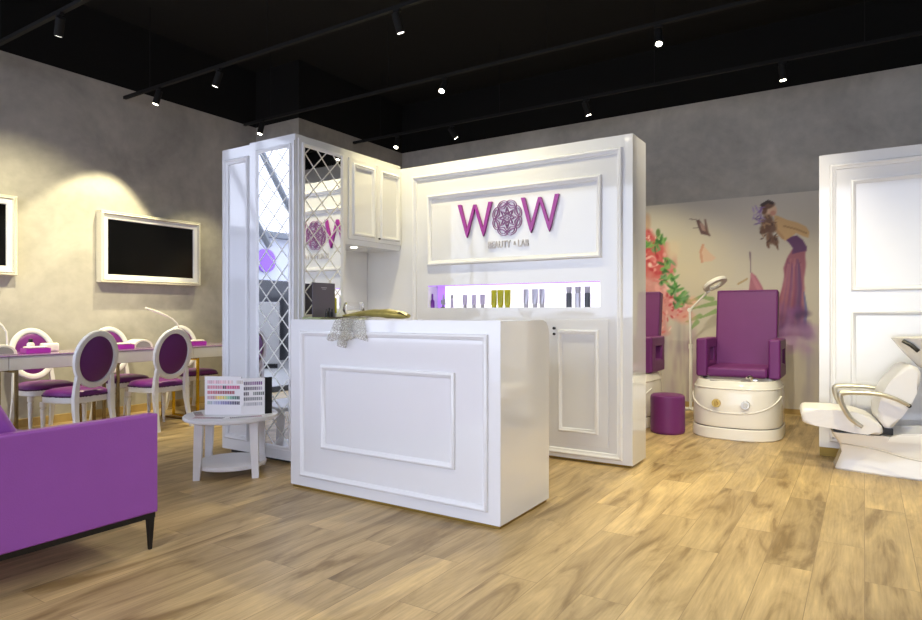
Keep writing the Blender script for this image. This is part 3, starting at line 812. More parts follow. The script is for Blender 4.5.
t = thing('nail_colour_chart', 'open white folding nail colour chart standing on the round side table', 'colour chart', (tx - .082, ty + .074, .4245), math.radians(32.6)); t.scale = (1.03, 1.03, 1.03)
# left leaf (22 cm) and right leaf (18 cm) in a shallow V, spine toward the viewer's right
def leafM(x, y, a): return Matrix.Translation((x, y, 0)) @ Matrix.Rotation(a, 4, 'Z')
A = leafM(-.135, -.16, math.radians(-4)); B = leafM(.125, -.178, math.radians(18))
bm = new(); box(bm, 0, 0, 0, .26, .006, .265, .001, M=A); pg = obj('page', bm, PAPER, t)
c1 = [ramp([(240, 200, 210), (236, 190, 200), (238, 214, 214)], 15) + [None, None] + ramp([(236, 225, 220), (200, 190, 180)], 4),
      ramp([(214, 130, 150), (226, 150, 170)], 9) + [(60, 20, 60), (80, 16, 50)] + ramp([(214, 90, 150), (190, 50, 110)], 8),
      ramp([(206, 110, 120), (170, 70, 80), (150, 50, 60)], 16),
      ramp([(214, 170, 180), (190, 140, 140), (226, 200, 80), (236, 214, 80), (120, 190, 150), (60, 130, 100), (30, 70, 60)], 19),
      ramp([(190, 210, 200), (190, 190, 220), (130, 130, 180), (70, 70, 120), (30, 30, 50)], 19)]
swatch_mesh('swatches', .02, .215, c1, pg, A, dx=.0122)
bm = new(); box(bm, 0, 0, 0, .155, .006, .252, .001, M=B); pg = obj('page', bm, PAPER, t)
c2 = [ramp([(110, 100, 130), (150, 110, 160), (120, 70, 140)], 10), ramp([(80, 76, 90), (120, 110, 126), (170, 160, 180)], 10),
      [(90, 84, 100)] * 3 + [None, None] + ramp([(140, 146, 146), (110, 116, 120)], 6), ramp([(130, 130, 140), (160, 164, 166)], 10), ramp([(200, 200, 206), (180, 180, 190)], 10)]
swatch_mesh('swatches', .015, .205, c2, pg, B, dx=.0125)
# black back cover with white print, seen in the mirror
Bc = leafM(.275, -.128, math.radians(40))
bm = new(); box(bm, 0, 0, 0, .05, .02, .255, .001, M=Bc); k = obj('cover', bm, BLKCARD, t); k['label'] = 'black spine and cover'
bm = new(); box(bm, -.13, -.145, .0, .125, -.13, .0, 0) if False else None
box(bm, 0, .0068, 0, .26, .011, .262, .001, M=A); k2 = obj('cover', bm, BLKCARD, t); k2['label'] = 'black back cover with white print'
bm = new()
for i in range(5): box(bm, .06 + i * .03, .0112, .12, .07 + i * .03, .0125, .16 - .01 * (i % 2), M=A)
box(bm, .08, .0112, .08, .2, .0125, .088, M=A); obj('print', bm, PAPER, k2, False)
# loose swatch fans lying on the table
def fan(x, y, a, cols, label):
    o = thing('swatch_fan', label, 'swatch', (x, y, .4245), a, 'swatch cards lying on the side table')
    bm = new(); box(bm, -.12, -.034, 0, .12, .034, .004, .001); pgx = obj('card', bm, PAPER, o)
    swatch_mesh('swatches', -.11, -.028, [cols], pgx, Matrix.Translation((0, 0, .0041)) @ Matrix.Rotation(-PI / 2, 4, 'X'), dx=.0125, sh=.055)
th0 = math.radians(32.6)
def loc(u, v): return (tx + u * math.cos(th0) - v * math.sin(th0), ty + u * math.sin(th0) + v * math.cos(th0))
p = loc(-.205, -.075); fan(p[0], p[1], th0 - 1.1, ramp([(40, 34, 44), (120, 70, 100), (190, 150, 170)], 17), 'narrow dark swatch card flat on the left side of the round table')
p = loc(.175, -.185); fan(p[0], p[1], th0 + .45, ramp([(30, 28, 36), (70, 64, 80), (170, 70, 100)], 17), 'narrow grey to red swatch card flat at the front right of the round table')
p = loc(-.065, -.232); fan(p[0], p[1], th0 - .05, ramp([(190, 110, 140), (130, 50, 90), (60, 20, 44)], 17), 'narrow pink swatch card flat at the front of the round table')

# ------------------------------------------------------------------ sofa
t = thing('sofa', 'purple leather sofa with thin black metal frame in the left foreground', 'sofa', (-3.9, 1.35, 0))
T = Matrix.Translation((3.9, -1.35, 0))
sx1, sx0, sy0, sy1 = -2.905, -4.9, .78, 1.80
def arm(xa, xb):
    bm = new()
    poly_ = [(sy0, .18), (sy1, .18), (sy1, .658), (sy0, .658)]
    prism(bm, poly_, lambda u, v, h: Vector((h, u, v)), xa, xb, .012)
    tube(bm, [(xb - .012 if xb == sx1 else xa + .012, sy0 + .01, .655), (xb - .012 if xb == sx1 else xa + .012, sy1 - .006, .655), (xb - .012 if xb == sx1 else xa + .012, sy1 - .004, .2)], .006, 8)
    return bm
part('arm', arm(sx1 - .085, sx1), PUR_S, t); part('arm', arm(sx0, sx0 + .085), PUR_S, t)
bm = new(); box(bm, sx0 + .087, sy0 + .1, .18, sx1 - .087, sy1 - .01, .30, .01); part('seat_base', bm, PUR_S, t)
for k in range(2):
    w = (sx1 - sx0 - .18) / 2; a = sx0 + .089 + k * (w + .002)
    bm = new(); box(bm, a, sy0 + .32, .301, a + w, sy1 + .02, .44, .035, 4); part('seat_cushion', bm, PUR_S, t)
bm = new(); prism(bm, [(sy0, .18), (sy0 + .1, .18), (sy0 + .1, .42), (sy0 + .02, .86), (sy0 - .06, .86)], lambda u, v, h: Vector((h, u, v)), sx0 + .087, sx1 - .087, .015); part('backrest', bm, PUR_S, t)
for k in range(2):
    w = (sx1 - sx0 - .18) / 2; a = sx0 + .089 + k * (w + .002)
    bm = new(); prism(bm, [(sy0 + .13, .445), (sy0 + .49, .445), (sy0 + .485, .60), (sy0 + .39, .78), (sy0 + .24, .84), (sy0 + .14, .85), (sy0 + .04, .82)], lambda u, v, h: Vector((h, u, v)), a, a + w, .03); part('back_cushion', bm, PUR_S, t)
bm = new()
for (a, b_, c, d) in ((sx0 + .01, sy0 + .01, sx0 + .04, sy1 - .01), (sx1 - .04, sy0 + .01, sx1 - .01, sy1 - .01)): box(bm, a, b_, .155, c, d, .179)
box(bm, sx0 + .04, sy0 + .01, .155, sx1 - .04, sy0 + .04, .179); box(bm, sx0 + .04, sy1 - .04, .155, sx1 - .04, sy1 - .01, .179)
part('base_frame', bm, BLKLEG, t, smooth=False)
for lx in (sx0 + .012, sx1 - .042):
    for ly in (sy0 + .012, sy1 - .042):
        bm = new(); loft(bm, [[Vector((lx + a, ly + b_, z)) for a, b_ in ((o, o), (.03 - o, o), (.03 - o, .03 - o), (o, .03 - o))] for z, o in ((0, .008), (.1545, 0))]); part('leg', bm, BLKLEG, t, smooth=False)

# ------------------------------------------------------------------ manicure tables
def make_table(leg_mat):
    t = thing('manicure_table', '', 'table', (0, 0, 0), 0, 'manicure tables in a row along the grey wall')
    w = .872; d = .50
    bm = new(); box(bm, -d / 2, -w / 2, .66, d / 2, w / 2, .776, .006); obj('drawer_box', bm, LACQ, t)
    bm = new(); box(bm, -d / 2 - .004, -w / 2, .7765, d / 2 + .004, w / 2, .789, .002); k = obj('glass_top', bm, GLASS_T, t); k['label'] = 'glass sheet with dark edge'
    for s in (-1, 1):
        bm = new(); y = s * (w / 2 - .065); r = .0125
        for x in (-d / 2 + .03, d / 2 - .03): box(bm, x - r, y - r, 0, x + r, y + r, .659, .002)
        box(bm, -d / 2 + .03 + r, y - r, .634, d / 2 - .03 - r, y + r, .659, .002)
        box(bm, -d / 2 + .03 + r, y - r, 0, d / 2 - .03 - r, y + r, .02, .002)
        obj('leg_frame', bm, leg_mat, t)
    return t
GLASS_T = mat('lilac_back_painted_glass', rgb(190, 160, 204), 0.05, coat=.5, noise=.01)
ta = make_table(BRONZE); ta.location = (-6.36, 2.88, 0); ta['label'] = 'white manicure table by the grey wall behind the purple sofa corner, nearest fully seen'
tb = dup(ta, (-6.36, 3.755, 0), 0, 'white manicure table in the middle of the row, under the curved lamp')
tc_ = dup(ta, (-6.36, 2.005, 0), 0, 'white manicure table cut off by the left edge of the picture')
td = make_table(GOLD); td.location = (-6.36, 4.63, 0); td['label'] = 'white manicure table on shiny gold legs at the far end beside the tall cabinet'

# oval back chairs
def make_chair():
    t = thing('oval_back_chair', '', 'chair', (0, 0, 0), 0, 'white oval-back chairs at the manicure tables')
    # front = +y
    def outline(n, sx, sf, sb):   # seat plan
        pts = []
        for i in range(n):
            a = 2 * PI * i / n; c, s = math.cos(a), math.sin(a)
            x = math.copysign(abs(c) ** .6, c); y = math.copysign(abs(s) ** .6, s)
            w = sx * (1 + .10 * y); pts.append((x * w, (y * sf if y > 0 else y * sb)))
        return pts
    n = 40
    def ring(k, z, dz=0): return [Vector((x * k, y * k, z)) for x, y in outline(n, .225, .225, .205)]
    bm = new(); loft(bm, [ring(.97, .365), ring(1.0, .370), ring(1.0, .415), ring(.98, .42)]); obj('seat_frame', bm, WPAINT, t)
    bm = new(); loft(bm, [ring(.97, .4205), ring(.985, .43), ring(.985, .445), ring(.93, .465), ring(.75, .48), ring(.4, .488), ring(.05, .49)]); s = obj('seat', bm, PUR_C, t)
    bm = new(); ol = outline(224, .2245, .2245, .2045)
    rr = []
    for i, (x, y) in enumerate(ol):
        q = .0025 + .0065 * abs(math.sin(PI * i / 4)); nrm = Vector((x, y, 0)).normalized(); c_ = Vector((x, y, .425))
        rr.append([c_ + nrm * (q * math.cos(j * PI / 3)) + Vector((0, 0, q * math.sin(j * PI / 3))) for j in range(6)])
    loft(bm, rr, closed=True)
    k = obj('studs', bm, DSTUD, s); k['label'] = 'beaded row of dark upholstery nails'
    # oval back
    tilt = math.radians(9); C = Vector((0, -.235, .745)); U = Vector((0, -math.sin(tilt), math.cos(tilt))); Nn = Vector((0, math.cos(tilt), math.sin(tilt)))
    bm = new(); pts = []
    for i in range(48):
        a = 2 * PI * i / 48; pts.append(C + Vector((1, 0, 0)) * (.187 * math.cos(a)) + U * (.232 * math.sin(a)))
    rings = []
    for i in range(48):
        a = 2 * PI * i / 48; p = pts[i]; out = (Vector((1, 0, 0)) * math.cos(a) + U * math.sin(a)).normalized()
        rings.append([p + out * u + Nn * v for u, v in ((.026, -.008), (.020, -.018), (0, -.022), (-.022, -.018), (-.028, -.006), (-.028, .010), (-.02, .018), (0, .021), (.020, .017), (.026, .008))])
    loft(bm, rings, closed=True); bf = obj('back_frame', bm, WPAINT, t)
    for sgn in (1, -1):
        bm = new(); rr = []
        for q, dd in ((1.0, .010), (.97, .018), (.85, .026), (.6, .034), (.3, .038), (.03, .039)):
            rr.append([C + Vector((1, 0, 0)) * (.165 * q * math.cos(2 * PI * i / 40)) + U * (.210 * q * math.sin(2 * PI * i / 40)) + Nn * (sgn * (dd - .012)) for i in range(40)])
        loft(bm, rr, False, True)
        obj('back_pad', bm, PUR_C if sgn > 0 else PUR_BK, t)
    for sx in (-1, 1):
        # rear leg running up to the oval
        bm = new()
        P = [(sx * .185, -.275, 0, .014), (sx * .178, -.235, .14, .017), (sx * .172, -.205, .30, .020), (sx * .170, -.200, .40, .022), (sx * .168, -.208, .50, .019), (sx * .160, -.220, .60, .017)]
        loft(bm, [[Vector((x + a * w, y + b_ * w, z)) for a, b_ in ((-1, -1), (1, -1), (1, 1), (-1, 1))] for x, y, z, w in P]); obj('leg', bm, WPAINT, t)
        bm = new(); lathe(bm, (sx * .195, .18, 0), [(.011, 0), (.013, .01), (.012, .03), (.016, .10), (.021, .27), (.024, .30), (.017, .31), (.019, .318), (.026, .325), (.026, .366)], 16); obj('leg', bm, WPAINT, t)
    return t
DSTUD = mat('antique_upholstery_nail', rgb(84, 50, 96), .3, .5, noise=.1)
PUR_BK = mat('plum_chair_back_leather', rgb(100, 36, 112), .30, bump=.12, bscale=120, noise=.05)
ch = make_chair()
ch.location = (-5.95, 2.92, 0); ch.rotation_euler = (0, 0, PI / 2 + .17); ch['label'] = 'white oval-back chair with purple leather, directly behind the purple sofa, near side of the tables'
dup(ch, (-6.03, 3.73, 0), PI / 2 + .06, 'white and purple oval-back chair, near side of the tables, closest to the round side table')
dup(ch, (-5.93, 2.00, 0), PI / 2, 'white oval-back chair cut off by the left picture edge, near side of the tables')
dup(ch, (-6.76, 3.00, 0), -PI / 2, 'white oval-back chair on the wall side, seen behind the leftmost purple box')
dup(ch, (-6.74, 3.76, 0), -PI / 2, 'white wall-side oval-back chair, mostly hidden behind the nearest chair back')
dup(ch, (-6.74, 4.62, 0), -PI / 2, 'white oval-back chair on the wall side at the far end by the tall cabinet')

# things on the tables
ZT = .7895
def arm_box(x, y, lb):
    t = thing('purple_box', lb, 'box', (x, y, ZT), 0, 'purple boxes on the manicure tables')
    bm = new(); box(bm, -.06, -.10, 0, .06, .10, .045, .004); obj('box_body', bm, PUR_B, t)
    bm = new(); box(bm, -.055, -.085, .0455, .055, .085, .062, .012, 3); k = obj('pad', bm, WPLAS, t); k['label'] = 'white pad on top'
arm_box(-6.28, 2.72, 'bright purple box with white pad on the table, leftmost of the three purple boxes')
arm_box(-6.28, 3.50, 'bright purple box with white pad on the table between the two oval chair backs')
arm_box(-6.28, 4.33, 'bright purple box with white pad on the table nearest the tall cabinet')
def nail_lamp(x, y, lb):
    t = thing('nail_dryer', lb, 'nail dryer', (x, y, ZT), 0, 'white domed nail dryers on the manicure tables')
    bm = new(); pr = [(-.11, 0), (.11, 0), (.105, .03), (.085, .06), (.045, .083), (0, .09), (-.045, .083), (-.085, .06), (-.105, .03)]
    prism(bm, pr, lambda u, v, h: Vector((h, u, v)), -.09, .09, .008); obj('shell', bm, WPLAS, t)
    bm = new(); pr2 = [(u * .72, .008 + v * .68) for u, v in pr]; prism(bm, pr2, lambda u, v, h: Vector((h, u, v)), .0905, .093); k = obj('opening', bm, GREYP, t); k['label'] = 'grey open front'
nail_lamp(-6.30, 2.44, 'white domed nail dryer with grey front at the left picture edge')
nail_lamp(-6.36, 3.72, 'white domed nail dryer with grey front seen between the two chair backs')
def desk_lamp(x, y, lb, a, h=.30):
    t = thing('desk_lamp', lb, 'lamp', (x, y, ZT), a, 'curved white table lamps on the manicure tables')
    bm = new(); lathe(bm, (0, 0, 0), [(.045, 0), (.047, .004), (.045, .014), (.014, .02)], 24); obj('base', bm, WPLAS, t)
    bm = new(); P = [(0, 0, .0205), (0, 0, .12), (0, -.006, .19), (0, -.04, .25), (0, -.09, .295), (0, -.15, .325)]
    tube(bm, P, .0085, 10); obj('stem', bm, WPLAS, t)
    bm = new(); tube(bm, [(0, -.1505, .326), (0, -.25, .365), (0, -.40, .415)], [.012, .015, .010], 12, rad2=[.014, .022, .014]); k = obj('lamp_head', bm, WPLAS, t)
desk_lamp(-6.40, 4.22, 'thin curved white table lamp rising behind the right oval chair back', 0)
desk_lamp(-6.54, 2.60, 'thin curved white table lamp at the left edge of the picture', 0)
t = thing('pump_bottle', 'white bottle with black cap standing beside the leftmost purple box', 'bottle', (-6.47, 2.76, ZT))
bm = new(); lathe(bm, (0, 0, 0), [(.030, 0), (.032, .004), (.032, .075), (.02, .09)], 20); obj('bottle_body', bm, WPLAS, t)
bm = new(); lathe(bm, (0, 0, .0905), [(.018, 0), (.018, .028), (.014, .032)], 16); obj('cap', bm, BLKLEG, t)
bm = new(); box(bm, -6.50, 2.84, ZT, -6.40, 2.98, ZT + .08, .02, 3); tag(obj('nail_drill_unit', bm, WPLAS), 'small white rounded device standing behind the leftmost purple box', 'device')
bm = new(); box(bm, -6.48, 4.37, ZT, -6.38, 4.50, ZT + .05, .015, 3); tag(obj('folded_towel', bm, WPLAS), 'small white folded towel behind the purple box nearest the tall cabinet', 'towel')

# ------------------------------------------------------------------ framed screens
def screen(y0, y1, z0, z1, lb):
    t = thing('framed_television', lb, 'television', (XL, (y0 + y1) / 2, z0), 0, 'framed screens on the grey wall')
    T = Matrix.Translation((-XL, -(y0 + y1) / 2, -z0)); d = .10
    bm = new(); box(bm, XL + .001, y0 + .02, z0 + .02, XL + .05, y1 - .02, z1 - .02); obj('housing', bm, BLKLEG, t, False, T)
    bm = new(); rect_frame(bm, fX(XL), y0, z0, y1, z1, [(0, .002), (0, d - .012), (.006, d), (.020, d - .004), (.030, d + .004), (.036, d - .006), (.042, d - .016)])
    k = obj('outer_frame', bm, ORN, t, True, T); k['label'] = 'carved cream frame'
    bm = new(); rect_frame(bm, fX(XL), y0 + .042, z0 + .042, y1 - .042, z1 - .042, [(0, d - .016), (.002, d - .014), (.044, d - .020), (.048, d - .030), (.050, d - .034)])
    k = obj('inner_frame', bm, TRIM, t, True, T); k['label'] = 'smooth white inner mount'
    bm = new(); box(bm, XL + .0505, y0 + .09, z0 + .09, XL + d - .034, y1 - .09, z1 - .09); obj('screen', bm, SCREEN, t, False, T)
# 201 px right edge
def yleft(u, X=-7.05):
    th = math.radians(32.6); s = (u - 461) / 631.
    ax = -math.sin(th) + s * math.cos(th); ay = math.cos(th) + s * math.sin(th); return ay * X / ax
screen(yleft(101), yleft(201), 1.49, 2.285, 'dark television in a carved cream frame on the grey wall, above the oval chairs')
screen(yleft(18) - 1.35, yleft(18), 1.52, 2.305, 'dark television in a carved cream frame cut off by the left picture edge')

# ------------------------------------------------------------------ pedicure chairs
def make_pedi():
    t = thing('pedicure_chair', '', 'pedicure chair', (0, 0, 0), 0, 'plum pedicure thrones on white foot spas')
    X = Vector((1, 0, 0)); Y = Vector((0, 1, 0))
    # origin: floor, centre of foot spa ; front is -y ; foot spa footprint x +-.40, y -.42...+.55
    def plan(sx, sf, sb, z, cy=0, e=3.2, n=48):
        pts = []
        for i in range(n):
            a = 2 * PI * i / n; c, s = math.cos(a), math.sin(a); ee = e if s > 0 else 2.6
            x = math.copysign(abs(c) ** (2 / ee), c); y = math.copysign(abs(s) ** (2 / ee), s)
            pts.append(Vector((x * sx, cy + (y * sb if y > 0 else y * sf), z)))
        return pts
    bm = new(); loft(bm, [plan(.385, .40, .62, 0), plan(.395, .41, .62, .01), plan(.392, .405, .62, .095), plan(.385, .395, .61, .105)]); obj('base', bm, CERAM, t)
    bm = new(); loft(bm, [plan(.372, .385, .60, .1055), plan(.372, .385, .60, .112)]); obj('seam', bm, BLKLEG, t)
    bm = new()
    loft(bm, [plan(.378, .392, .60, .1125), plan(.386, .402, .60, .13), plan(.388, .404, .60, .28), plan(.384, .398, .60, .40), plan(.372, .380, .585, .468), plan(.352, .354, .575, .512), plan(.335, .335, .565, .530),
              plan(.315, .31, .20, .528), plan(.29, .28, .18, .51), plan(.25, .24, .16, .28), plan(.05, .05, .04, .27)])
    spa = obj('foot_spa', bm, CERAM, t)
    bm = new()
    pts = []
    for i in range(25):
        a = PI * (1.06 + .88 * i / 24); c, s = math.cos(a), math.sin(a)
        x = math.copysign(abs(c) ** (2 / 2.6), c) * .388; y = math.copysign(abs(s) ** (2 / 2.6), s) * .404
        pts.append(Vector((x, y, .39 - .145 * math.sin(PI * i / 24))))
    tube(bm, pts, .008, 8); obj('rim_line', bm, CERAM, spa)
    bm = new(); tube(bm, [p + Vector((0, 0, .0)) for p in plan(.3755, .385, .582, .462)], .0065, 8, closed=True); k = obj('rim_line', bm, CERAM, spa)
    for dx_, nm in ((-.12, GOLD), (.125, BRUSHED)):
        bm = new(); yy = -.398
        cyl(bm, (dx_, yy, .328), (dx_, yy - .022, .33), .040, .036, 24); cyl(bm, (dx_, yy - .0225, .33), (dx_, yy - .045, .331), .022, .018, 16)
        box(bm, dx_ - .006, yy - .052, .308, dx_ + .006, yy - .0455, .355, .002)
        k = obj('knob', bm, BRUSHED if nm is BRUSHED else BRASSN, spa)
    bm = new(); tube(bm, [(.16, -.27, .52), (.16, -.285, .57), (.15, -.32, .58), (.13, -.35, .566)], [.016, .016, .013, .011], 12); box(bm, .17, -.29, .524, .21, -.25, .552, .006); obj('tap', bm, CHROME, spa)
    bm = new(); box(bm, -.19, -.33, .524, .08, -.29, .540, .006); obj('foot_rest', bm, GREYW, spa)
    # pedestal behind
    bm = new(); box(bm, -.30, .05, .44, .30, .60, .538, .02); obj('pedestal', bm, CERAM, t)
    # seat
    bm = new(); box(bm, -.265, -.10, .540, .265, .55, .635, .03, 4); obj('seat', bm, PUR_D, t)
    bm = new(); tl = Matrix.Translation((0, .44, .60)) @ Matrix.Rotation(math.radians(-9), 4, 'X')
    box(bm, -.288, 0, 0, .288, .13, .80, .018, 4, M=tl); bk = obj('backrest', bm, PUR_D, t)
    bm = new(); tube(bm, [tl @ Vector((.283, -.001, .02)), tl @ Vector((.283, -.001, .785)), tl @ Vector((-.283, -.001, .785)), tl @ Vector((-.283, -.001, .02))], .005, 6); obj('piping', bm, PUR_D, bk)
    for sx in (-1, 1):
        bm = new(); xa, xb = (.268, .372) if sx > 0 else (-.372, -.268)
        def bx(y0_, z0_, y1_, z1_, bv=.022): box(bm, xa, y0_, z0_, xb, y1_, z1_, bv, 4)
        # closed loop arm with window
        f = lambda u, v, h: Vector((h, u, v))
        o_ = [(-.05, .495), (.44, .495), (.44, .905), (.40, .915), (0.0, .915), (-.04, .90), (-.055, .85)]
        i_ = [(.10, .64), (.33, .64), (.33, .80), (.10, .80)]
        box(bm, xa, -.055, .535, xb, .09, .905, .022, 4); box(bm, xa + .001, .05, .80, xb - .001, .44, .904, .02, 4)
        box(bm, xa + .001, .05, .536, xb - .001, .44, .665, .02, 4); box(bm, xa + .002, .33, .60, xb - .002, .439, .85, .02, 4)
        obj('armrest', bm, PUR_D, t)
    return t
BRASSN = mat('aged_brass_knob', rgb(190, 160, 90), .3, 1.0, noise=.1)
GREYW = mat('pale_grey_plastic', rgb(196, 192, 184), .3, noise=.03)
pc = make_pedi(); pc.location = (-1.02, 6.50, 0); pc['label'] = 'plum pedicure chair on a rounded white foot spa, fully visible in front of the mural'
dup(pc, (-2.19, 6.50, 0), 0, 'plum pedicure chair half hidden behind the right end of the display wall')

bm = new(); lathe(bm, (-1.60, 6.20, 0), [(.145, 0), (.156, .012), (.160, .03), (.160, .335), (.154, .358), (.139, .368), (.0005, .372)], 40)
tag(obj('ottoman', bm, PUR_D), 'small round plum leather stool between the two pedicure chairs', 'stool')

# magnifying lamp on a stand
t = thing('magnifying_lamp', 'white floor-standing magnifying lamp with ring head next to the plum pedicure chair', 'lamp', (-1.665, 7.45, 0))
bm = new()
for i in range(5):
    a = 2 * PI * i / 5 + .3; tube(bm, [(0, 0, .06), (math.cos(a) * .13, math.sin(a) * .13, .055), (math.cos(a) * .25, math.sin(a) * .25, .045)], [.018, .015, .012], 8)
    c = Vector((math.cos(a) * .25, math.sin(a) * .25, .02)); cyl(bm, c + Vector((-.012, 0, 0)), c + Vector((.012, 0, 0)), .02, n=14)
obj('base', bm, WPLAS, t)
bm = new(); cyl(bm, (0, 0, .078), (0, 0, .745), .017); cyl(bm, (0, 0, .7455), (0, 0, .80), .024); cyl(bm, (0, 0, .8005), (-.01, 0, 1.165), .013); obj('pole', bm, WPLAS, t)
J = Vector((-.01, 0, 1.185)); K = Vector((.20, -.02, 1.40))
bm = new(); cyl(bm, J + Vector((0, -.02, 0)), J + Vector((0, .02, 0)), .024); tube(bm, [J, (J + K) / 2, K], .012, 10); cyl(bm, K + Vector((0, -.018, 0)), K + Vector((0, .018, 0)), .02); obj('arm', bm, WPLAS, t)
bm = new(); c = Vector((.27, -.06, 1.475)); nn = Vector((.50, -.20, -.85)).normalized(); a_ = nn.cross(Vector((0, 0, 1))).normalized(); b_ = nn.cross(a_)
rings = []
for i in range(40):
    q = 2 * PI * i / 40; o_ = a_ * math.cos(q) + b_ * math.sin(q)
    rings.append([c + o_ * (.105 + u) + nn * v for u, v in ((.028, -.012), (.030, .0), (.026, .022), (0, .03), (-.03, .024), (-.034, .0), (-.02, -.016), (.01, -.022))])
loft(bm, rings, closed=True); tube(bm, [K, K + (c - K) * .35], .012, 8); hd = obj('lamp_head', bm, WPLAS, t)
bm = new(); loft(bm, [[c + (a_ * math.cos(2 * PI * i / 32) + b_ * math.sin(2 * PI * i / 32)) * .0705 + nn * h for i in range(32)] for h in (0, .006)]); k = obj('lens', bm, GLASS, hd); k['label'] = 'clear round magnifier'

# ------------------------------------------------------------------ shampoo unit
t = thing('shampoo_chair', 'white backwash shampoo chair with satin silver armrests against the white partition', 'salon chair', (.10, 5.50, 0), math.radians(6))
N0 = -.232      # near side, local y
def prof_solid(poly_, ya, yb, m, nm, bev=.02):
    bm = new(); prism(bm, poly_, lambda u, v, h: Vector((u, h, v)), ya, yb, bev); return obj(nm, bm, m, t)
def catmull(P, k=5):
    Q = []
    for i in range(len(P) - 1):
        p0 = P[max(i - 1, 0)]; p1 = P[i]; p2 = P[i + 1]; p3 = P[min(i + 2, len(P) - 1)]
        for k_ in range(k):
            q = k_ / k; Q.append(tuple(.5 * (2 * p1[j] + (p2[j] - p0[j]) * q + (2 * p0[j] - 5 * p1[j] + 4 * p2[j] - p3[j]) * q * q + (-p0[j] + 3 * p1[j] - 3 * p2[j] + p3[j]) * q ** 3) for j in range(len(p1))))
    Q.append(P[-1]); return Q
# pedestal: flared foot, waist, body widening to the bowl column outside the frame
bm = new()
def slab(z, xl, ynl, ynr, xr=.95, yf=.17):
    pts = [(xr, yf), (xl + .05, yf), (xl, yf - .05), (xl, (ynl + yf) / 2), (xl, ynl + .03), (xl + .03, ynl)]
    for i in range(1, 6):
        q = i / 5; pts.append((xl + .03 + (xr - xl - .03) * q, ynl + (ynr - ynl) * (q ** .8)))
    return [Vector((x, y, z)) for x, y in pts]
loft(bm, [slab(0, -.285, -.07, -.33), slab(.012, -.290, -.075, -.34), slab(.06, -.272, -.07, -.33), slab(.13, -.248, -.075, -.30), slab(.19, -.262, -.10, -.25), slab(.25, -.300, -.14, -.22), slab(.285, -.318, -.16, -.21), slab(.288, -.30, -.15, -.20)])
o_ = obj('pedestal', bm, CERAM, t)
bm = new(); loft(bm, [[Vector((x, y, z)) for x, y, z in r] for r in (
   [(.02, -.18, .25), (.95, -.22, .25), (.95, .17, .25), (.02, .17, .25)], [(.03, -.19, .286), (.95, -.22, .286), (.95, .17, .286), (.03, .17, .286)],
   [(.10, -.19, .31), (.95, -.21, .40), (.95, .17, .40), (.10, .17, .31)])]); obj('rear_housing', bm, CERAM, t)
bm = new(); tube(bm, catmull([(-.26, -.125, .205), (-.05, -.185, .19), (.12, -.235, .155), (.30, -.268, .14), (.5, -.29, .135)]), .004, 6); k = obj('seam', bm, GREYW, t)
bm = new(); cyl(bm, (.30, -.33, .17), (.30, -.22, .17), .075, .08, 28); obj('side_cap', bm, CERAM, t)
seat = [(-.516, .40), (-.512, .43), (-.500, .446), (-.479, .452), (-.38, .452), (-.288, .450), (-.20, .445), (-.132, .432), (-.08, .415), (-.039, .383), (-.014, .355), (-.008, .335), (-.010, .305), (-.03, .291), (-.10, .290), (-.181, .294), (-.312, .316), (-.42, .327), (-.479, .334), (-.505, .350)]
prof_solid(seat, -.19, .19, WLEA, 'seat', .03)
bm = new(); loft(bm, [[Vector((x, y, z + d)) for x, y, z in ((-.31, -.17, .300), (-.02, -.17, .276), (-.02, .17, .276), (-.31, .17, .300))] for d in (0, .014)]); k = obj('seat_bracket', bm, BLKLEG, t, False)
back = [(-.034, .391), (-.042, .43), (-.039, .472), (-.030, .52), (-.016, .57), (.005, .625), (.029, .668), (.053, .700), (.085, .751), (.123, .786), (.155, .792), (.192, .774), (.212, .735), (.209, .684), (.185, .60), (.154, .525), (.10, .43), (.053, .356), (.029, .33), (.0, .345)]
prof_solid(back, -.19, .19, WLEA, 'backrest', .03)
bm = new(); cyl(bm, (.02, -.15, .325), (.02, .15, .325), .018); box(bm, -.005, -.19, .298, .05, -.165, .345, .004); k = obj('hinge', bm, BLKLEG, t)
for yy in (N0, -N0):
    P = [(.135, .516), (.06, .556), (-.025, .583), (-.10, .590), (-.174, .589), (-.235, .586), (-.270, .574), (-.272, .545), (-.263, .506), (-.24, .455), (-.209, .405), (-.17, .372), (-.138, .349)]
    Q = catmull(P, 4); n_ = len(Q)
    ra = [.010 + .006 * math.sin(PI * i / n_) for i in range(n_)]
    bm = new(); tube(bm, [(x, yy, z) for x, z in Q], [r_ * 1.7 for r_ in ra], 12, rad2=[r_ * 1.25 for r_ in ra], up=Vector((0, 1, 0)))
    ar = obj('armrest', bm, BRUSHED, t); ar['label'] = 'satin silver loop armrest'
    s_ = 1 if yy > 0 else -1
    bm = new(); cyl(bm, (-.165, s_ * .185, .352), (-.165, s_ * .238, .352), .016, n=16); obj('bolt', bm, BRUSHED, ar)
    bm = new(); cyl(bm, (.132, s_ * .185, .516), (.132, s_ * .245, .516), .014, n=16); obj('bolt', bm, BLKLEG, ar)
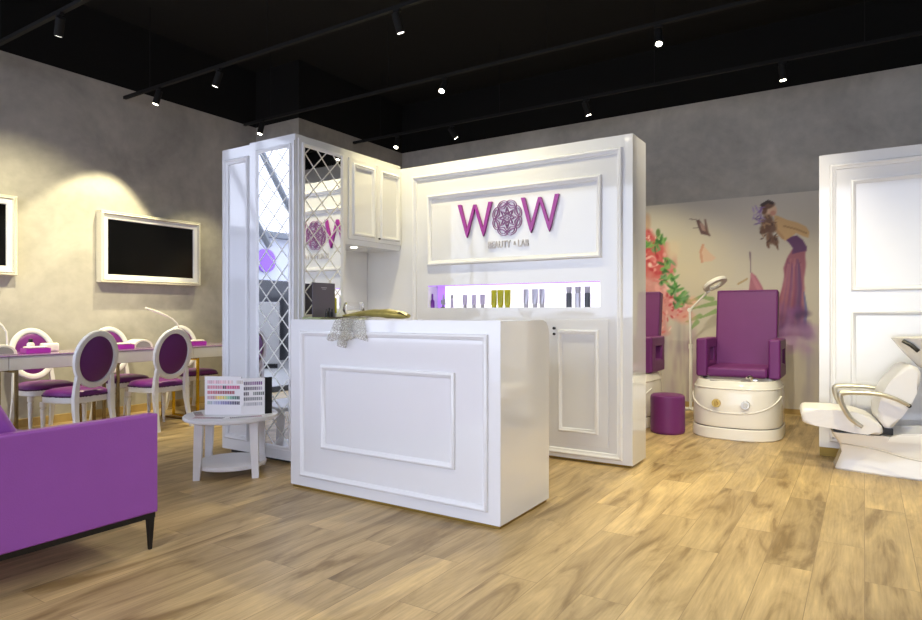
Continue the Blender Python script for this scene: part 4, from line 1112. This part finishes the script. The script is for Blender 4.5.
# basin: shallow pointed bowl on a column
bm = new()
def bas(k, z, cx=.42):
    return [Vector((cx + .36 * k * math.cos(2 * PI * i / 40), .22 * k * math.sin(2 * PI * i / 40), z - .03 * math.cos(2 * PI * i / 40) * -.3)) for i in range(40)]
loft(bm, [bas(.35, .74), bas(.55, .78), bas(.80, .88), bas(.97, .965), bas(1.0, .98), bas(.96, .984), bas(.88, .955), bas(.7, .87), bas(.3, .82), bas(.02, .81)])
k = obj('basin', bm, CERAM, t)
bm = new(); lathe(bm, (.50, 0, .39), [(.18, 0), (.15, .1), (.14, .28), (.2, .40)], 28); obj('column', bm, CERAM, t)
bm = new(); tube(bm, [(.115, -.12, .955), (.16, -.14, .925), (.20, -.15, .885)], .014, 8, rad2=.02); k = obj('neck_rest', bm, BLKLEG, t); k['label'] = 'black rubber neck rest'
t = thing('wall_socket', 'small pale utility box low on the white partition behind the shampoo chair', 'socket', (-.17, 5.8505, .16))
bm = new(); box(bm, -.05, -.028, 0, .06, -.0005, .16, .005); obj('plate', bm, WPLAS, t)
bm = new(); box(bm, -.035, -.034, .03, .045, -.0285, .075, .003); box(bm, -.035, -.034, .09, .045, -.0285, .135, .003); obj('cover', bm, WPLAS, t)

# ------------------------------------------------------------------ ceiling tracks and spots
ZTR = 3.60
tracks = [(2.57, -7.1, 3.8, 'first black lighting track from the viewer, running in from the top left'), (3.99, -7.1, 3.8, 'black lighting track above the reception desk front, second from the viewer'), (5.40, -6.8, 3.8, 'black lighting track above the far side of the display wall, third from the viewer'), (1.15, -7.1, 3.8, 'black lighting track outside the frame above the viewer'), (6.82, -6.2, 2.4, 'farthest black lighting track, close to the mural wall')]
for (y, a, b_, lb) in tracks:
    t = thing('lighting_track', lb, 'light track', (a, y, ZTR), 0, 'ceiling lighting tracks')
    T = Matrix.Translation((-a, -y, -ZTR))
    bm = new(); box(bm, a, y - .018, ZTR - .016, b_, y + .018, ZTR + .016, .002); obj('rail', bm, TRACKM if 'TRACKM' in globals() else BLACKM, t, True, T)
    x = a + .5
    while x < b_:
        bm = new(); cyl(bm, (x, y, ZTR + .0165), (x, y, HT - .001), .004, n=8); obj('hanger', bm, BLACKM, t, True, T); x += 1.9

def lamp(name, loc, tgt, power, cone, blend=.5, col=(1, .83, .52), r=.03):
    l = bpy.data.lights.new(name, 'SPOT'); l.energy = power; l.spot_size = math.radians(cone); l.spot_blend = blend; l.color = col; l.shadow_soft_size = r
    o = bpy.data.objects.new(name, l); COL.objects.link(o); o.location = loc
    d = Vector(tgt) - Vector(loc); o.rotation_euler = d.to_track_quat('-Z', 'Y').to_euler()
    return o
def spot(x, y, tgt, power, cone, label, blend=.5, col=(1, .83, .52), lens=None, z=3.50, L=.15):
    t = thing('track_spotlight', label, 'spotlight', (x, y, ZTR - .016), 0, 'black cylinder spotlights on the ceiling tracks')
    P = Vector((x, y, z)); d = (Vector(tgt) - P).normalized()
    O = Vector((x, y, ZTR - .016)); 
    bm = new(); box(bm, -.035, -.016, -.022, .035, .016, -.0005, .002); cyl(bm, (0, 0, -.0225), tuple((P - O) + Vector((0, 0, .03))), .008, n=10); obj('adapter', bm, BLACKM, t)
    bm = new(); a = P - O - d * L * .35; b_ = P - O + d * L * .65; tube(bm, [a, a + d * .004, b_ - d * .003, b_], [.030, .034, .034, .032], 22); obj('body', bm, BLACKM, t)
    bm = new(); tube(bm, [b_ + d * .0003, b_ + d * .003], .027, 22); k = obj('lens', bm, lens or LENS, t); k['label'] = 'lit warm lens'
    if power > 0: lamp('spot_lamp', O + b_ + d * .02, tgt, power, cone, blend, col)
K_ = 1.0
W1 = (1, .89, .54)
# aims chosen from the pools of light in the photograph
spot(-6.43, 3.98, (-6.76, 3.74, 2.1), 165, 66, 'black spotlight at the upper left, hanging in front of the grey wall above the television', .3, W1)
spot(-5.50, 2.56, (-7.15, 3.0, 1.2), 215, 80, 'dark spotlight near the top left corner on the first track', 1, W1, LENSD)
spot(-5.42, 3.99, (-6.6, 3.6, .4), 110, 75, 'dark spotlight right of the wall spotlight on the second track', .8, W1, LENSD)
spot(-6.41, 5.35, (-6.6, 4.5, 0), 90, 70, 'black spotlight just left above the tall cabinet corner', .5, W1)
spot(-3.16, 3.99, (-3.0, 4.6, 1.9), 88, 100, 'dark spotlight nearly straight above the logo at the top centre', .7, (1, .86, .46), LENSD)
spot(-3.66, 5.40, (-3.3, 3.1, .6), 110, 60, 'bright spotlight in the black ceiling above the rosette emblem', .5, W1)
spot(-1.47, 5.40, (-.9, 3.9, 0), 170, 66, 'brightest spotlight, right of the display wall top in the black ceiling', .6, W1)
spot(-5.40, 6.82, (-5.0, 5.2, 0), 90, 60, 'lit spotlight just above the wall cabinet corner', .5, W1)
spot(-4.50, 6.82, (-3.6, 8.0, 1.4), 60, 70, 'tilted spotlight over the top edge of the display wall, left of its middle', .5, W1)
spot(-2.67, 6.82, (-2.1, 7.6, .8), 90, 80, 'lit spotlight seen just over the display wall, above the second letter', .7, W1)
spot(-.67, 6.82, (-.45, 6.9, 0.2), 60, 85, 'tilted spotlight at the upper right in front of the grey back wall', .6, W1)
# fittings outside the frame on the tracks, some added only as fill
spot(-2.1, 3.99, (-2.15, 4.6, 1.8), 30, 100, 'spotlight above the frame lighting the right half of the logo wall', .7, W1)
spot(.9, 3.99, (-1.6, 3.2, .6), 105, 60, 'added unseen fill spotlight for the right end of the reception desk', .8, (1, .95, .88))  # added fill lamp that brightens the desk's end face
spot(.9, 2.57, (.1, 5.85, 1.4), 46, 60, 'spotlight outside the frame lighting the white partition', .5, (1, .92, .78))
spot(-.9, 3.99, (-1.1, 6.9, .7), 150, 62, 'added unseen spotlight brightening the pedicure corner', .7, (1, .88, .66))  # added lamp, placed out of view to light the pedicure corner
spot(.6, 3.99, (.1, 4.6, 0), 150, 95, 'added unseen spotlight warming the floor on the right', .8, W1)  # added lamp for more warm light on the right-hand floor

spot(-2.6, 1.15, (-2.2, 1.5, 0), 60, 110, 'added unseen spotlight brightening the open floor in front of the desk', 1, (1, .9, .75))  # added out-of-view lamp, lifts the dark floor before the desk
spot(-.6, 1.15, (-.5, 2.2, 0), 60, 110, 'added unseen spotlight brightening the floor before the viewer', 1, (1, .9, .75))  # likewise added out of view, lifts the floor near the camera
# LED strip under the niche top
al = bpy.data.lights.new('niche_strip', 'AREA'); al.shape = 'RECTANGLE'; al.size = 1.5; al.size_y = .01; al.energy = 0.45; al.color = (1, .96, 1)
ao = bpy.data.objects.new('niche_strip', al); COL.objects.link(ao); ao.location = (-2.49, 4.612, 1.392); ao.rotation_euler = (math.radians(28), 0, 0)
# wall cabinet downlight
lamp('cabinet_lamp', (-3.78, 4.05, 1.70), (-3.78, 4.05, 0), 5, 120, .8, (1, .93, .88), .03)

# ------------------------------------------------------------------ surroundings beyond the open shopfront (seen in the mirrors)
bm = new(); box(bm, -16, -14, -.12, 10, 10, -.1002); struct('floor_outside', bm, MALLF)
def fac():
    bm = new(); box(bm, -13.4, -9, -.1, -13, 6, 2.0); struct('wall_outside', bm, MALLD)
    bm = new(); box(bm, -13.4, -9, 2.0, -13, 6, 3.1); struct('wall_upper', bm, MALLW)
    bm = new()
    for i in range(9):
        y_ = -9 + i * 1.15
        tube(bm, [(-10.2, y_, 2.5), (-10.2, y_ + 2.5, 6.0)], .07, 8)
    box(bm, -13.0, -9, 3.1, -12.8, 6, 3.25)
    struct('trim_2', bm, GREYST)
fac()
bm = new(); cyl(bm, (-12.995, -4.35, 2.5), (-12.93, -4.35, 2.5), .30, n=40); tag(obj('round_sign', bm, VIO), 'round violet shop disc across the way, seen in the lattice mirror', 'sign')
for i in range(8):
    x = -12.4 + .85 * (i % 4); y = -5.2 + 1.5 * (i // 4) + .5 * (i % 2); h = (1.7, .9, 1.3, .6, 1.1, 1.5, .8, 1.2)[i]
    t = thing('display_stand', 'grey shop display stand outside the shopfront, only seen in the mirror', 'stand', (x, y, -.1), random.uniform(0, 1), 'display stands outside')
    bm = new(); box(bm, -.3, -.25, .1, .3, .25, h, .02); obj('body', bm, (MALLD, GREYST, MALLF)[i % 3], t)
    bm = new(); box(bm, -.26, -.21, 0, .26, .21, .0995); obj('plinth', bm, BLKLEG, t)

# ------------------------------------------------------------------ world
w = bpy.data.worlds.new('world'); S.world = w; w.use_nodes = True
bg = w.node_tree.nodes['Background']; bg.inputs[0].default_value = (.74, .81, 1.0, 1); bg.inputs[1].default_value = 2.6
